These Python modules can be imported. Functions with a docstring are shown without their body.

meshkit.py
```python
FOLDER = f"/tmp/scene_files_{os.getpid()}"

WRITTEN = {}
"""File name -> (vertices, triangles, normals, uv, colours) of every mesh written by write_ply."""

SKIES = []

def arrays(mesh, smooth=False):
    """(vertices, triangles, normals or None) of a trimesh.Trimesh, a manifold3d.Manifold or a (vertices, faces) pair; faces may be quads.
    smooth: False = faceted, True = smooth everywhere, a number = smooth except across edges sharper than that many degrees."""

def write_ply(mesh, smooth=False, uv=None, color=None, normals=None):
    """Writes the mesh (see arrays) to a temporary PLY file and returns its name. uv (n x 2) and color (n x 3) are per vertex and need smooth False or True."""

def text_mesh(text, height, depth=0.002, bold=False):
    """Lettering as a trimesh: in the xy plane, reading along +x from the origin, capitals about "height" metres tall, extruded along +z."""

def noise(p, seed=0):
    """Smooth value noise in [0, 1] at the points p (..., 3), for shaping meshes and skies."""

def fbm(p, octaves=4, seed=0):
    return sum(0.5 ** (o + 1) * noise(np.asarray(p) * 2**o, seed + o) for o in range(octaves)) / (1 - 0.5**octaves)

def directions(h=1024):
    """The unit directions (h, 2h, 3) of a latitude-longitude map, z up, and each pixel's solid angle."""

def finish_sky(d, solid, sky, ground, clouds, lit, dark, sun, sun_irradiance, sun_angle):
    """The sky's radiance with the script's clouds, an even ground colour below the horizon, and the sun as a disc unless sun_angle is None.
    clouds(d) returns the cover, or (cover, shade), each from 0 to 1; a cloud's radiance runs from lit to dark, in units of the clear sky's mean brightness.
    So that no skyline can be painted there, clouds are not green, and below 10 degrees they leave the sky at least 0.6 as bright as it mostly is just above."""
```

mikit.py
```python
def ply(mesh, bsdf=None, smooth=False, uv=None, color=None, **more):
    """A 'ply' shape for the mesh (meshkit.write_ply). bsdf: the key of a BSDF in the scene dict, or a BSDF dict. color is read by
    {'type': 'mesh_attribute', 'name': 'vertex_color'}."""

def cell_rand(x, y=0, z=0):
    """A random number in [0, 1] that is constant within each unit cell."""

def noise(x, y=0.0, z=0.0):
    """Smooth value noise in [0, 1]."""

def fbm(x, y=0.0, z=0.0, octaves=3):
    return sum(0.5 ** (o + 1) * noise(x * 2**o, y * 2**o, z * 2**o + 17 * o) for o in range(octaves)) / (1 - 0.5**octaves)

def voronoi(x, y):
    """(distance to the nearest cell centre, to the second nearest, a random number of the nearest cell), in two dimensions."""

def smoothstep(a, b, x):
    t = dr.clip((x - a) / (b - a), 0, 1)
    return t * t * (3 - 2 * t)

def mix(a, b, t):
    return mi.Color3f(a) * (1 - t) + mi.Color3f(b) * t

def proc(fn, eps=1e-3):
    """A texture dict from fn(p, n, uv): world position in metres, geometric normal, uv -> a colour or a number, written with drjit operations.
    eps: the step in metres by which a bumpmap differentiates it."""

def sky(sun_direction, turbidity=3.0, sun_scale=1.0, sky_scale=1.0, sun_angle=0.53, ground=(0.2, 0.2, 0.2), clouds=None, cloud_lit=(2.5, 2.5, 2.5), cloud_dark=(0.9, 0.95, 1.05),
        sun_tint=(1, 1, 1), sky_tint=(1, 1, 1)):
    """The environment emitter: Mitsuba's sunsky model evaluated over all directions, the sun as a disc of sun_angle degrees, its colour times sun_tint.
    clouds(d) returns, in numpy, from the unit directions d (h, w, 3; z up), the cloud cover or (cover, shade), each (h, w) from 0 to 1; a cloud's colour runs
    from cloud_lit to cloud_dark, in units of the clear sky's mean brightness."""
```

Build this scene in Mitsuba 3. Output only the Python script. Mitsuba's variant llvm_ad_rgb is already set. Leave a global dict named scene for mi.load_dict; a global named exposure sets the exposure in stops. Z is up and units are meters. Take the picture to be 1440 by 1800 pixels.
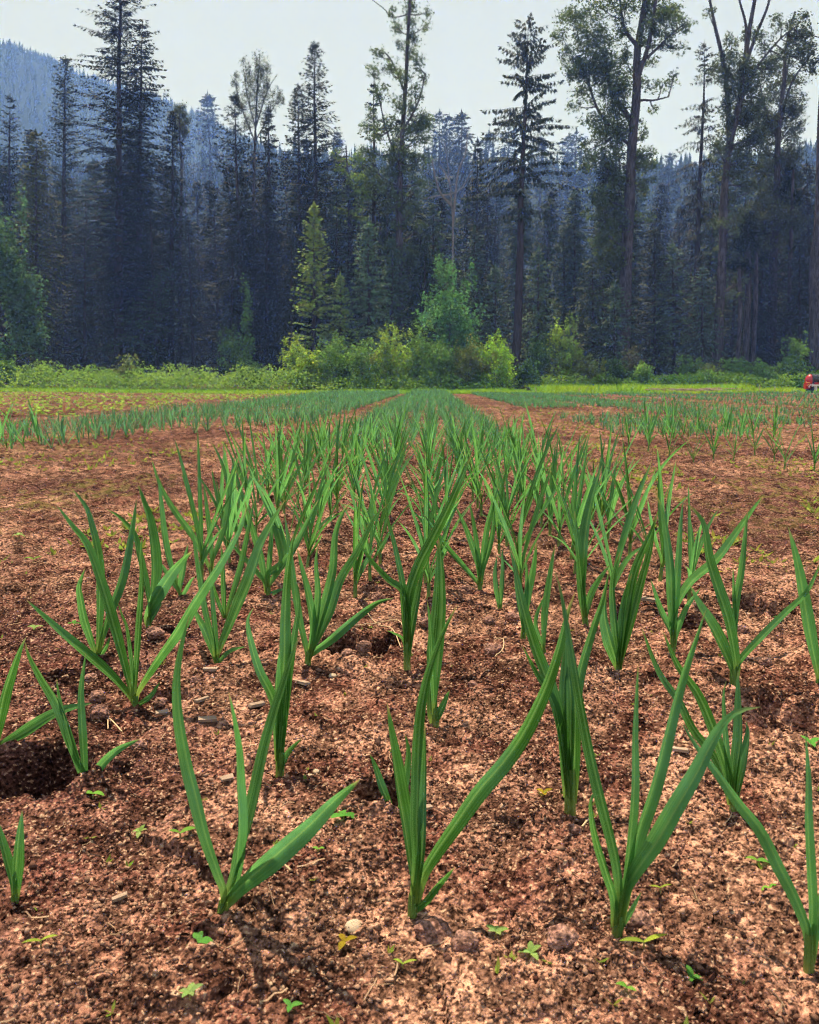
import math
import numpy as np, trimesh, mitsuba as mi, mikit, meshkit
import drjit as dr
from mikit import noise, fbm, smoothstep, mix
T = mi.ScalarTransform4f
scene, labels = {}, {}

# ------------------------------------------------------------------ camera, sky, haze, exposure
F, CX, CY, CAMH = 1444.0, 720.0, 900.0, 0.60          # photograph pixels (1440 x 1800), metres
PITCH, YAW = math.atan((900 - 672) / F), -math.radians(1.5)
FWD = np.array([math.sin(YAW) * math.cos(PITCH), math.cos(YAW) * math.cos(PITCH), -math.sin(PITCH)])
RIGHT = np.array([math.cos(YAW), -math.sin(YAW), 0.0])
UP = np.cross(RIGHT, FWD)
EYE = np.array([0, 0, CAMH])
scene['camera'] = {'type': 'thinlens', 'fov': math.degrees(2 * math.atan(720 / F)), 'fov_axis': 'x', 'near_clip': 0.05, 'far_clip': 9000.0,
                   'aperture_radius': 0.0010, 'focus_distance': 2.6, 'medium': {'type': 'ref', 'id': 'haze_air'},
                   'to_world': T().look_at(origin=EYE.tolist(), target=(EYE + FWD).tolist(), up=[0, 0, 1])}
SUN_AZ, SUN_EL = math.radians(-22), math.radians(65)
SUN = [math.sin(SUN_AZ) * math.cos(SUN_EL), math.cos(SUN_AZ) * math.cos(SUN_EL), math.sin(SUN_EL)]


def sky_clouds(d):
    n = meshkit.fbm(np.stack([d[..., 0] * 2.2, d[..., 1] * 2.2, d[..., 2] * 5.0], -1), 4, 7)
    return 0.80 + 0.15 * n, np.clip(0.5 * (n - 0.45), 0, 1)


scene['sky'] = mikit.sky(SUN, turbidity=5, sun_scale=1.75, sky_scale=1.0, sun_angle=0.7, clouds=sky_clouds, cloud_lit=(1.24, 1.30, 1.02),
                         cloud_dark=(1.06, 1.05, 0.90), ground=(0.16, 0.12, 0.09), sky_tint=(1.0, 1.0, 1.04), sun_tint=(0.99, 1.0, 1.08))
exposure = 2.12
scene['haze_air'] = {'type': 'homogeneous', 'albedo': {'type': 'rgb', 'value': [0.90, 0.95, 0.98]}, 'sigma_t': {'type': 'rgb', 'value': [0.00021, 0.00038, 0.00102]}}
scene['haze'] = {'type': 'cube', 'to_world': T().translate([0, 700, 188]).scale([1700, 1700, 191]), 'bsdf': {'type': 'null'}, 'interior': {'type': 'ref', 'id': 'haze_air'}}
labels['haze'] = {'label': 'thin blue haze over the field and forest', 'kind': 'stuff', 'category': 'haze'}


def ray(px, py):
    px, py = np.asarray(px, float), np.asarray(py, float)
    return FWD + ((px - CX) / F)[..., None] * RIGHT - ((py - CY) / F)[..., None] * UP


def at_y(px, py, y):
    d = ray(px, py)
    return EYE + d * (np.asarray(y, float) / d[..., 1])[..., None]


def on_ground(px, py):
    d = ray(px, py)
    return EYE + d * (-CAMH / d[..., 2])[..., None]


# ------------------------------------------------------------------ materials
def rgb(*c):
    return {'type': 'rgb', 'value': list(c)}


VCOL = {'type': 'mesh_attribute', 'name': 'vertex_color'}


def twosided(b):
    return {'type': 'twosided', 'bsdf': b}


def soil_fn(p, n, uv):
    big = fbm(p.x * 1.3 + 3, p.y * 0.8, 1.0, 3)
    mid = fbm(p.x * 11, p.y * 11, p.z * 11, 3)
    grain = noise(p.x * 190, p.y * 190, p.z * 190)
    fine = noise(p.x * 330, p.y * 330, p.z * 330)
    grit = noise(p.x * 700 + 5, p.y * 700, p.z * 700)
    g = 0.45 * grain + 0.33 * fine + 0.22 * grit
    c = mix((0.100, 0.043, 0.034), (0.245, 0.135, 0.100), smoothstep(0.25, 0.72, mid))
    c = mix(c, (0.052, 0.020, 0.022), 0.85 * smoothstep(0.46, 0.64, big) * (0.35 + 0.65 * smoothstep(0.40, 0.62, mid)))
    c = c * (0.12 + 1.60 * smoothstep(0.26, 0.74, g))
    c = c * (0.55 + 0.9 * smoothstep(0.25, 0.75, noise(p.x * 34, p.y * 34, 5.0))) * (0.75 + 0.5 * noise(p.x * 9, p.y * 5, 8.0))
    c = mix(c, (0.47, 0.34, 0.245), 0.8 * smoothstep(0.62, 0.74, g))
    # sparse seedling-green film on the walked paths
    path = smoothstep(0.85, 1.3, dr.abs(p.x)) * (1 - smoothstep(26.0, 46.0, p.y)) * smoothstep(2.2, 4.5, p.y) * smoothstep(-6.5, -5.5, p.x)
    moss = smoothstep(0.50, 0.66, fbm(p.x * 1.9 + 11, p.y * 0.8, 4.0, 3)) * path * smoothstep(0.50, 0.62, noise(p.x * 38, p.y * 22, 3.0))
    c = mix(c, mi.Color3f(0.19, 0.19, 0.05) * (0.6 + 0.8 * fine), 0.32 * moss)
    # forest floor beyond the tilled field
    duff = mix((0.05, 0.035, 0.025), (0.10, 0.075, 0.05), mid)
    return mix(c, duff, smoothstep(47.5, 49.5, p.y + 1.2 * big + 0.04 * dr.abs(p.x)))


def soil_bump(p, n, uv):
    return 1.0 * noise(p.x * 190, p.y * 190, p.z * 190) + 0.5 * noise(p.x * 420, p.y * 420, p.z * 420) + 1.6 * noise(p.x * 80, p.y * 80, p.z * 80)


scene['m_soil'] = {'type': 'bumpmap', 'arbitrary': mikit.proc(soil_bump, 6e-4), 'scale': 0.0050,
                   'bsdf': {'type': 'diffuse', 'reflectance': mikit.proc(soil_fn)}}
scene['m_clod'] = twosided({'type': 'diffuse', 'reflectance': mikit.proc(lambda p, n, uv: mix((0.13, 0.065, 0.055), (0.32, 0.195, 0.165), fbm(p.x * 70, p.y * 70, p.z * 70, 3)) * (0.35 + 1.2 * smoothstep(0.25, 0.75, 0.55 * noise(p.x * 240, p.y * 240, p.z * 240) + 0.45 * noise(p.x * 520, p.y * 520, p.z * 520))))})
scene['m_crumb'] = twosided({'type': 'diffuse', 'reflectance': VCOL})


def garlic_fn(p, n, uv):
    stripe = noise(uv.x * 22, 0.3, 0) * 0.6 + noise(uv.x * 55, 1.7, 0) * 0.4
    v = uv.y
    who = noise(p.x * 7, p.y * 7, 2.0)
    c = mix((0.042, 0.150, 0.020), (0.090, 0.290, 0.085), smoothstep(0.15, 0.85, who))
    c = mix(c, (0.165, 0.400, 0.115), 0.7 * smoothstep(0.3, 0.75, stripe))
    c = mix(c, (0.23, 0.33, 0.07), 0.85 * (1 - smoothstep(0.0, 0.16, v)))
    dry = noise(p.x * 11, p.y * 11, 6.0)
    c = mix(c, (0.40, 0.31, 0.12), 0.9 * smoothstep(0.975 - 0.10 * dry, 1.0, v))
    c = mix(c, (0.070, 0.215, 0.105), 0.6 * smoothstep(0.45, 0.75, noise(p.x * 16, p.y * 16, p.z * 9)) * smoothstep(0.2, 0.5, v))
    rib = 1 - smoothstep(0.0, 0.07, dr.abs(uv.x - 0.5))
    c = mix(c, (0.22, 0.42, 0.13), 0.65 * rib)
    return c * (0.80 + 0.4 * noise(p.x * 60, p.y * 60, p.z * 30))


scene['m_garlic'] = {'type': 'principledthin', 'base_color': mikit.proc(garlic_fn), 'roughness': 0.30, 'diff_trans': 1.15, 'eta': 1.6, 'spec_trans': 0.0}
scene['m_garlic_far'] = {'type': 'principledthin', 'base_color': VCOL, 'roughness': 0.45, 'diff_trans': 0.8, 'eta': 1.45, 'spec_trans': 0.0}
scene['m_stem'] = twosided({'type': 'principled', 'base_color': mikit.proc(lambda p, n, uv: mix(mix((0.22, 0.16, 0.10), (0.22, 0.30, 0.08), smoothstep(0.0, 0.2, uv.y)), (0.075, 0.18, 0.035), smoothstep(0.2, 0.75, uv.y)) * (0.8 + 0.35 * noise(uv.x * 40, uv.y * 2, p.x * 9))), 'roughness': 0.4, 'specular': 0.4})
scene['m_leaf'] = {'type': 'principledthin', 'base_color': VCOL, 'roughness': 0.5, 'diff_trans': 1.05, 'eta': 1.4, 'spec_trans': 0.0}
scene['m_needle'] = twosided({'type': 'principled', 'base_color': VCOL, 'roughness': 0.7, 'specular': 0.10})


def bark_fn(p, n, uv):
    a = fbm(p.x * 14, p.y * 14, p.z * 2.2, 3)
    c = mix((0.034, 0.030, 0.034), (0.095, 0.084, 0.092), smoothstep(0.25, 0.75, a))
    return c * (0.7 + 0.6 * noise(p.x * 4, p.y * 4, p.z * 0.7))


scene['m_bark'] = twosided({'type': 'diffuse', 'reflectance': mikit.proc(bark_fn)})
scene['m_dark_bark'] = twosided({'type': 'diffuse', 'reflectance': mikit.proc(lambda p, n, uv: mix((0.018, 0.014, 0.014), (0.070, 0.056, 0.054), fbm(p.x * 14, p.y * 14, p.z * 2.2, 3)))})
scene['m_pale_bark'] = twosided({'type': 'diffuse', 'reflectance': mikit.proc(lambda p, n, uv: mix((0.12, 0.10, 0.10), (0.36, 0.33, 0.31), fbm(p.x * 8, p.y * 8, p.z * 3, 3)))})
scene['m_hill'] = {'type': 'diffuse', 'reflectance': mikit.proc(lambda p, n, uv: mix((0.018, 0.028, 0.015), (0.034, 0.048, 0.024), fbm(p.x * 0.03, p.y * 0.03, p.z * 0.05, 3)))}
scene['m_wood'] = twosided({'type': 'diffuse', 'reflectance': mikit.proc(lambda p, n, uv: mix((0.17, 0.13, 0.11), (0.38, 0.29, 0.235), fbm(p.x * 40, p.y * 40, p.z * 40, 2)))})
scene['m_orange_wood'] = twosided({'type': 'diffuse', 'reflectance': mikit.proc(lambda p, n, uv: mix((0.55, 0.22, 0.10), (0.62, 0.34, 0.18), noise(p.x * 30, p.y * 30, p.z * 9)))})
scene['m_red_paint'] = twosided({'type': 'principled', 'base_color': rgb(0.36, 0.012, 0.018), 'roughness': 0.32, 'clearcoat': 0.5})
scene['m_black_paint'] = twosided({'type': 'principled', 'base_color': rgb(0.020, 0.022, 0.028), 'roughness': 0.34, 'specular': 0.5})
scene['m_orange_strip'] = twosided({'type': 'principled', 'base_color': rgb(0.75, 0.33, 0.10), 'roughness': 0.4})
scene['m_white_paint'] = twosided({'type': 'principled', 'base_color': rgb(0.66, 0.64, 0.60), 'roughness': 0.45})
scene['m_rubber'] = twosided({'type': 'diffuse', 'reflectance': rgb(0.025, 0.025, 0.028)})
scene['m_straw'] = twosided({'type': 'diffuse', 'reflectance': rgb(0.48, 0.36, 0.24)})
scene['m_stone'] = twosided({'type': 'diffuse', 'reflectance': mikit.proc(lambda p, n, uv: mix((0.26, 0.20, 0.155), (0.46, 0.38, 0.30), fbm(p.x * 120, p.y * 120, p.z * 120, 2)))})


# ------------------------------------------------------------------ scene helpers
counts = {}


def key_for(name):
    n = counts.get(name, 0)
    counts[name] = n + 1
    return name if n == 0 else f'{name}_{n:03d}'


def put(key, shape, label=None, category=None, group=None, kind=None):
    if shape is not None:
        scene[key] = shape
    d = {k: v for k, v in (('label', label), ('category', category), ('group', group), ('kind', kind)) if v}
    if d:
        labels[key] = d
    return key


class Buf:
    """Collects triangles with vertex colours."""

    def __init__(s):
        s.v, s.f, s.c, s.n = [], [], [], 0

    def add(s, v, f, c=None):
        v = np.asarray(v, float).reshape(-1, 3)
        s.v.append(v)
        s.f.append(np.asarray(f, int) + s.n)
        s.c.append(np.broadcast_to(np.asarray((1, 1, 1) if c is None else c, float), v.shape))
        s.n += len(v)

    def kites(s, b, t, w, c, sag=0.0, mid=0.45):
        """Leaf-like two-triangle blades from points b to t, half width vectors w; folded by sag along z."""
        m = b + mid * (t - b)
        sg = np.zeros_like(m)
        sg[:, 2] = sag
        v = np.stack([b, m + w - sg, t, m - w - sg], 1)
        k = np.arange(len(b))[:, None] * 4
        f = np.concatenate([k + [0, 1, 2], k + [0, 2, 3]])
        c = np.repeat(np.broadcast_to(c, b.shape)[:, None], 4, 1)
        s.add(v, f, c.reshape(-1, 3))

    def tube(s, pts, rad, sides=6, c=None):
        pts = np.asarray(pts, float)
        rad = np.broadcast_to(np.asarray(rad, float), (len(pts),))
        t = np.gradient(pts, axis=0)
        t /= np.linalg.norm(t, axis=1, keepdims=True) + 1e-12
        ref = np.array([1.0, 0.13, 0.07]) if abs(t[len(t) // 2, 2]) > 0.7 else np.array([0.05, 0.1, 1.0])
        a = np.cross(t, ref)
        a /= np.linalg.norm(a, axis=1, keepdims=True) + 1e-12
        b = np.cross(t, a)
        an = np.arange(sides) * 2 * np.pi / sides
        v = pts[:, None] + rad[:, None, None] * (np.cos(an)[None, :, None] * a[:, None] + np.sin(an)[None, :, None] * b[:, None])
        i, j = np.meshgrid(np.arange(len(pts) - 1), np.arange(sides), indexing='ij')
        q = np.stack([i * sides + j, i * sides + (j + 1) % sides, (i + 1) * sides + (j + 1) % sides, (i + 1) * sides + j], -1).reshape(-1, 4)
        s.add(v, np.vstack([q[:, [0, 1, 2]], q[:, [0, 2, 3]]]), c)

    def arrays(s):
        return np.concatenate(s.v), np.concatenate(s.f), np.concatenate(s.c)

    def ply(s, bsdf, smooth=False, color=True):
        v, f, c = s.arrays()
        return mikit.ply((v, f), bsdf, smooth=smooth, color=c if color else None)


def unit(v):
    return v / (np.linalg.norm(v, axis=-1, keepdims=True) + 1e-12)


def vary(rng, n, col, amt=0.25, hue=0.12):
    c = np.asarray(col, float)[None] * (1 + amt * rng.uniform(-1, 1, (n, 1))) * (1 + hue * rng.uniform(-1, 1, (n, 3)))
    return np.clip(c, 0.004, 0.9)


# ------------------------------------------------------------------ the ground: one sheet, fine near the camera
PITS = [(78, 1372, .060, .045), (622, 1146, .050, .040), (690, 1432, .034, .045), (1400, 1266, .070, .030), (1332, 1068, .060, .030), (560, 1092, .030, .025),
        (292, 1132, .034, .028), (105, 1200, .026, .024), (722, 1220, .026, .022), (1212, 1106, .030, .022), (660, 1045, .036, .022), (1048, 1182, .014, .016), (300, 1228, .024, .02)]
PIT = [(on_ground(x, y), r, d) for x, y, r, d in PITS]


def worley(x, y, cell, seed):
    x, y = x / cell, y / cell
    ix, iy = np.floor(x), np.floor(y)
    best = np.full(x.shape, 9.0)
    which = np.zeros(x.shape)

    def h(a, b, k):
        q = (a.astype(np.int64) * 374761393 + b.astype(np.int64) * 668265263 + (seed * 31 + k) * 2147483647) & 0xFFFFFFFF
        q = ((q ^ (q >> 13)) * 1274126177) & 0xFFFFFFFF
        return ((q ^ (q >> 16)) & 0xFFFF) / 65535.0
    for a in (-1, 0, 1):
        for b in (-1, 0, 1):
            cx, cy = ix + a, iy + b
            d = (cx + h(cx, cy, 1) - x) ** 2 + (cy + h(cx, cy, 2) - y) ** 2
            near = d < best
            which = np.where(near, h(cx, cy, 3), which)
            best = np.where(near, d, best)
    return np.sqrt(best), which


def ground_base(x, y):
    """Broad shape of the field, without the crumbly relief."""
    x, y = np.asarray(x, float), np.asarray(y, float)
    bed = 1 / (1 + np.exp(np.clip((np.abs(x + 0.05) - 0.95) / 0.06, -40, 40)))
    z = 0.03 * bed - 0.03
    q = np.stack([x * 0.5, y * 0.3, np.zeros_like(x)], -1)
    z = z + 0.05 * np.clip((y - 2) / 6, 0, 1) * (meshkit.fbm(q, 2, 3) - 0.5)
    z = z - 0.03 * np.clip((y - 4) / 10, 0, 1)
    rise = np.clip((y - 49) / 25, 0, 1)
    return z + 1.1 * rise * rise * (3 - 2 * rise) + 0.02 * np.clip(np.abs(x) - 12, 0, 60) * np.clip(y / 40, 0, 1) * 0.5


MOUND = []


def ground_z(x, y, fine=True):
    x, y = np.asarray(x, float), np.asarray(y, float)
    z = ground_base(x, y)
    if not fine:
        return z
    d = np.hypot(x, y)
    w = (1 - np.clip((y - 44) / 5, 0, 1))
    q = np.stack([x, y, np.zeros_like(x)], -1)
    z = z + w * 0.035 * (meshkit.fbm(q * 5.5, 3, 11) - 0.5) * (0.5 + np.clip(d / 6, 0, 2.5))
    jx, jy = x + 0.012 * (meshkit.noise(q * 70, 5) - .5), y + 0.012 * (meshkit.noise(q * 70, 6) - .5)
    for cell, amp, seed, far in ((0.26, 0.030, 7, 40.0), (0.085, 0.016, 1, 22.0), (0.034, 0.011, 2, 8.0), (0.0145, 0.0080, 3, 3.0), (0.0075, 0.0042, 4, 1.6)):
        f1, wh = worley(jx, jy, cell, seed)
        lump = np.sqrt(np.clip(1 - (f1 / 0.75) ** 2, 0, 1)) * (0.25 + 0.75 * wh ** 2)
        z = z + w * amp * (lump - 0.35) * np.clip(1.6 - d / far, 0, 1)
    for p, r, dep in PIT:
        near = np.abs(y - p[1]) < 2.2 * r
        e = np.full(x.shape, 9.0)
        xx, yy = x[near], y[near]
        e[near] = np.hypot((xx - p[0]) / 1.5, yy - p[1]) / r + 1.0 * (meshkit.fbm(np.stack([xx * 34, yy * 34, xx * 0 + r * 99], -1), 2, 9) - .5)
        z = z - 1.8 * dep * np.clip((1.2 - e) / 0.42, 0, 1) ** 1.2 + 0.008 * np.exp(-((e - 1.45) / 0.25) ** 2)
    z = z + 0.012 * w * np.clip(1.5 - d / 4, 0, 1)
    for px_, py_, dz in MOUND:
        g = np.exp(-((x - px_) ** 2 + (y - py_) ** 2) / 0.035 ** 2)
        z = z + dz * g
    return z


def build_ground():
    ys = np.concatenate([[-60, -20, -8, -3, -1.2, -0.5, -0.1, 0.2, 0.35, 0.45], 0.5 * np.exp(np.concatenate([np.arange(0, 590) * 0.0042, 590 * 0.0042 + np.arange(0, 385) * 0.0055])), [60, 66, 75, 90, 120, 180, 300, 500, 900, 1500, 2200]])
    ys = np.unique(ys)
    s = np.linspace(-1, 1, 681)
    s = 0.78 * s + 0.22 * s ** 7
    wide = np.where(ys > 0, 0.42 + 0.80 * np.clip(ys, 0, None), 0.5 + 2.0 * np.abs(ys))
    wide = np.where(ys > 60, 60 + (ys - 60) * 0.7, wide)
    wide = np.minimum(wide, 1500)
    s[0], s[-1] = -1, 1
    X = s[None] * wide[:, None]
    Y = np.broadcast_to(ys[:, None], X.shape)
    Z = ground_z(X, Y)
    V = np.stack([X, Y, Z], -1).reshape(-1, 3)
    n = len(s)
    i, j = np.meshgrid(np.arange(len(ys) - 1), np.arange(n - 1), indexing='ij')
    q = np.stack([i * n + j, i * n + j + 1, (i + 1) * n + j + 1, (i + 1) * n + j], -1).reshape(-1, 4)
    return V, np.vstack([q[:, [0, 1, 2]], q[:, [0, 2, 3]]])


# ------------------------------------------------------------------ garlic plants
def leaf_mesh(P, W, N, nt=5, fold=0.32, wavy=0.0, rng=None):
    """Blade along points P (n,3), half widths W (n,), up-face normals N (n,3). Returns vertices, faces, uv."""
    t = unit(np.gradient(P, axis=0))
    side = unit(np.cross(t, N))
    nn = np.cross(side, t)
    u = np.linspace(-1, 1, nt)
    sv = P[:, None] + W[:, None, None] * (u[None, :, None] * side[:, None] + fold * (np.abs(u)[None, :, None] ** 1.3) * nn[:, None])
    n = len(P)
    i, j = np.meshgrid(np.arange(n - 1), np.arange(nt - 1), indexing='ij')
    q = np.stack([i * nt + j, i * nt + j + 1, (i + 1) * nt + j + 1, (i + 1) * nt + j], -1).reshape(-1, 4)
    uv = np.stack(np.meshgrid((u + 1) / 2, np.linspace(0, 1, n)), -1).reshape(-1, 2)
    return sv.reshape(-1, 3), np.vstack([q[:, [0, 1, 2]], q[:, [0, 2, 3]]]), uv


def spline(pts, n):
    """Catmull-Rom through the points, resampled evenly to n."""
    p = np.asarray(pts, float)
    if len(p) == 2:
        p = np.stack([p[0], 0.5 * (p[0] + p[1]), p[1]])
    e = np.vstack([2 * p[0] - p[1], p, 2 * p[-1] - p[-2]])
    out = []
    tt = np.linspace(0, 1, 12, endpoint=False)[:, None]
    for k in range(len(p) - 1):
        a, b, c, d = e[k:k + 4]
        out.append(0.5 * (2 * b + (c - a) * tt + (2 * a - 5 * b + 4 * c - d) * tt ** 2 + (3 * b - a - 3 * c + d) * tt ** 3))
    out = np.vstack(out + [p[-1:]])
    s = np.concatenate([[0], np.cumsum(np.linalg.norm(np.diff(out, axis=0), axis=1))])
    return np.stack([np.interp(np.linspace(0, s[-1], n), s, out[:, k]) for k in range(3)], -1)


def width_profile(t, base=0.5, peak=0.36):
    up = base + (1 - base) * np.clip(t / peak, 0, 1) ** 0.9
    down = (1 - np.clip((t - peak) / (1 - peak), 0, 1) ** 1.9)
    return up * down ** 0.85 + 0.012


def stem_ply(p0, p1, r0, r1):
    t = np.linspace(0, 1, 7)[:, None]
    pts = p0 + (p1 - p0) * t
    sides, an = 9, np.arange(10) * 2 * np.pi / 9
    ax = unit((p1 - p0)[None])[0]
    a = unit(np.cross(ax, [0.2, 1, 0])[None])[0]
    b = np.cross(ax, a)
    r = (r0 + (r1 - r0) * t[:, 0]) * np.array([1.15, 1.04, 1, 1, 1, 1, 0.9])
    v = pts[:, None] + r[:, None, None] * (np.cos(an)[None, :, None] * a + np.sin(an)[None, :, None] * b)
    i, j = np.meshgrid(np.arange(6), np.arange(9), indexing='ij')
    q = np.stack([i * 10 + j, i * 10 + j + 1, (i + 1) * 10 + j + 1, (i + 1) * 10 + j], -1).reshape(-1, 4)
    uv = np.stack(np.meshgrid(an / (2 * np.pi), t[:, 0]), -1).reshape(-1, 2)
    return mikit.ply((v.reshape(-1, 3), q), 'm_stem', smooth=True, uv=uv)


GROUP = 'garlic plants in the middle bed'
placed = []


def traced(base, stem_w, leaves, label, seed):
    """A plant of the front rows: its foot on the soil and its leaves bent as they grow in the picture, each leaning to or from the viewer."""
    rng = np.random.default_rng(seed)
    b = on_ground(*base)
    b[2] = ground_z(b[0:1], b[1:2])[0]
    placed.append(b[:2].copy())
    d0 = np.dot(b - EYE, FWD)
    k = key_for('garlic_plant')
    put(k, None, label, 'garlic plant', GROUP)
    m = d0 / F
    ns = 0
    tops = np.array([l[0][0] for l in leaves], float)
    top_px = tops[np.argmax(tops[:, 1])] if len(tops) else np.array(base) - [0, 30]
    hi = tops[:, 1].min()
    top_px = [0.5 * top_px[0] + 0.5 * base[0], min(top_px[1], 0.6 * base[1] + 0.4 * hi)]
    top = at_y(top_px[0], top_px[1], b[1])
    low = b - [0, 0, 0.02]
    put(f'{k}__stem', stem_ply(low, top, 0.43 * stem_w * m, 0.33 * stem_w * m))
    for i, (pts, w, *lean) in enumerate(leaves):
        pts = np.asarray(pts, float)
        L = np.linalg.norm(pts[-1] - pts[0]) * m
        ln = (lean[0] if lean else rng.uniform(-0.3, 0.7)) * L
        s = np.concatenate([[0], np.cumsum(np.linalg.norm(np.diff(pts, axis=0), axis=1))])
        s /= s[-1]
        P = at_y(pts[:, 0], pts[:, 1], b[1] + ln * s ** 1.25)
        root = at_y(pts[0, 0] * 0.3 + 0.7 * base[0], pts[0, 1] + 0.72 * max(0, base[1] - pts[0, 1]), b[1] - 0.002)
        P = spline(np.vstack([root[None], P]), 26)
        view = unit(P - EYE)
        tg = unit(np.gradient(P, axis=0))
        nrm = unit(-view - (-view * tg).sum(1, keepdims=True) * tg)
        out = np.sign(P[-1, 0] - P[0, 0]) or 1.0
        tw = np.radians(rng.uniform(8, 50)) * rng.choice([-1, 1]) + np.radians(30) * (np.linspace(0, 1, 26) - 0.4) * rng.uniform(-1, 1)
        sd = np.cross(tg, nrm)
        nrm = nrm * np.cos(tw)[:, None] + sd * np.sin(tw)[:, None]
        W = 0.40 * w * m / np.cos(tw) * width_profile(np.linspace(0, 1, 26), base=min(0.95, max(0.35, 0.6 * stem_w / max(w, 1))))
        W = W * (1 + ln * 0.15 * np.linspace(0, 1, 26))
        v, f, uv = leaf_mesh(P, W, nrm, 5, float(rng.uniform(0.35, 0.75)))
        put(f'{k}__leaf' if i == 0 else f'{k}__leaf_{i:03d}', mikit.ply((v, f), 'm_garlic', smooth=True, uv=uv))


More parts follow.
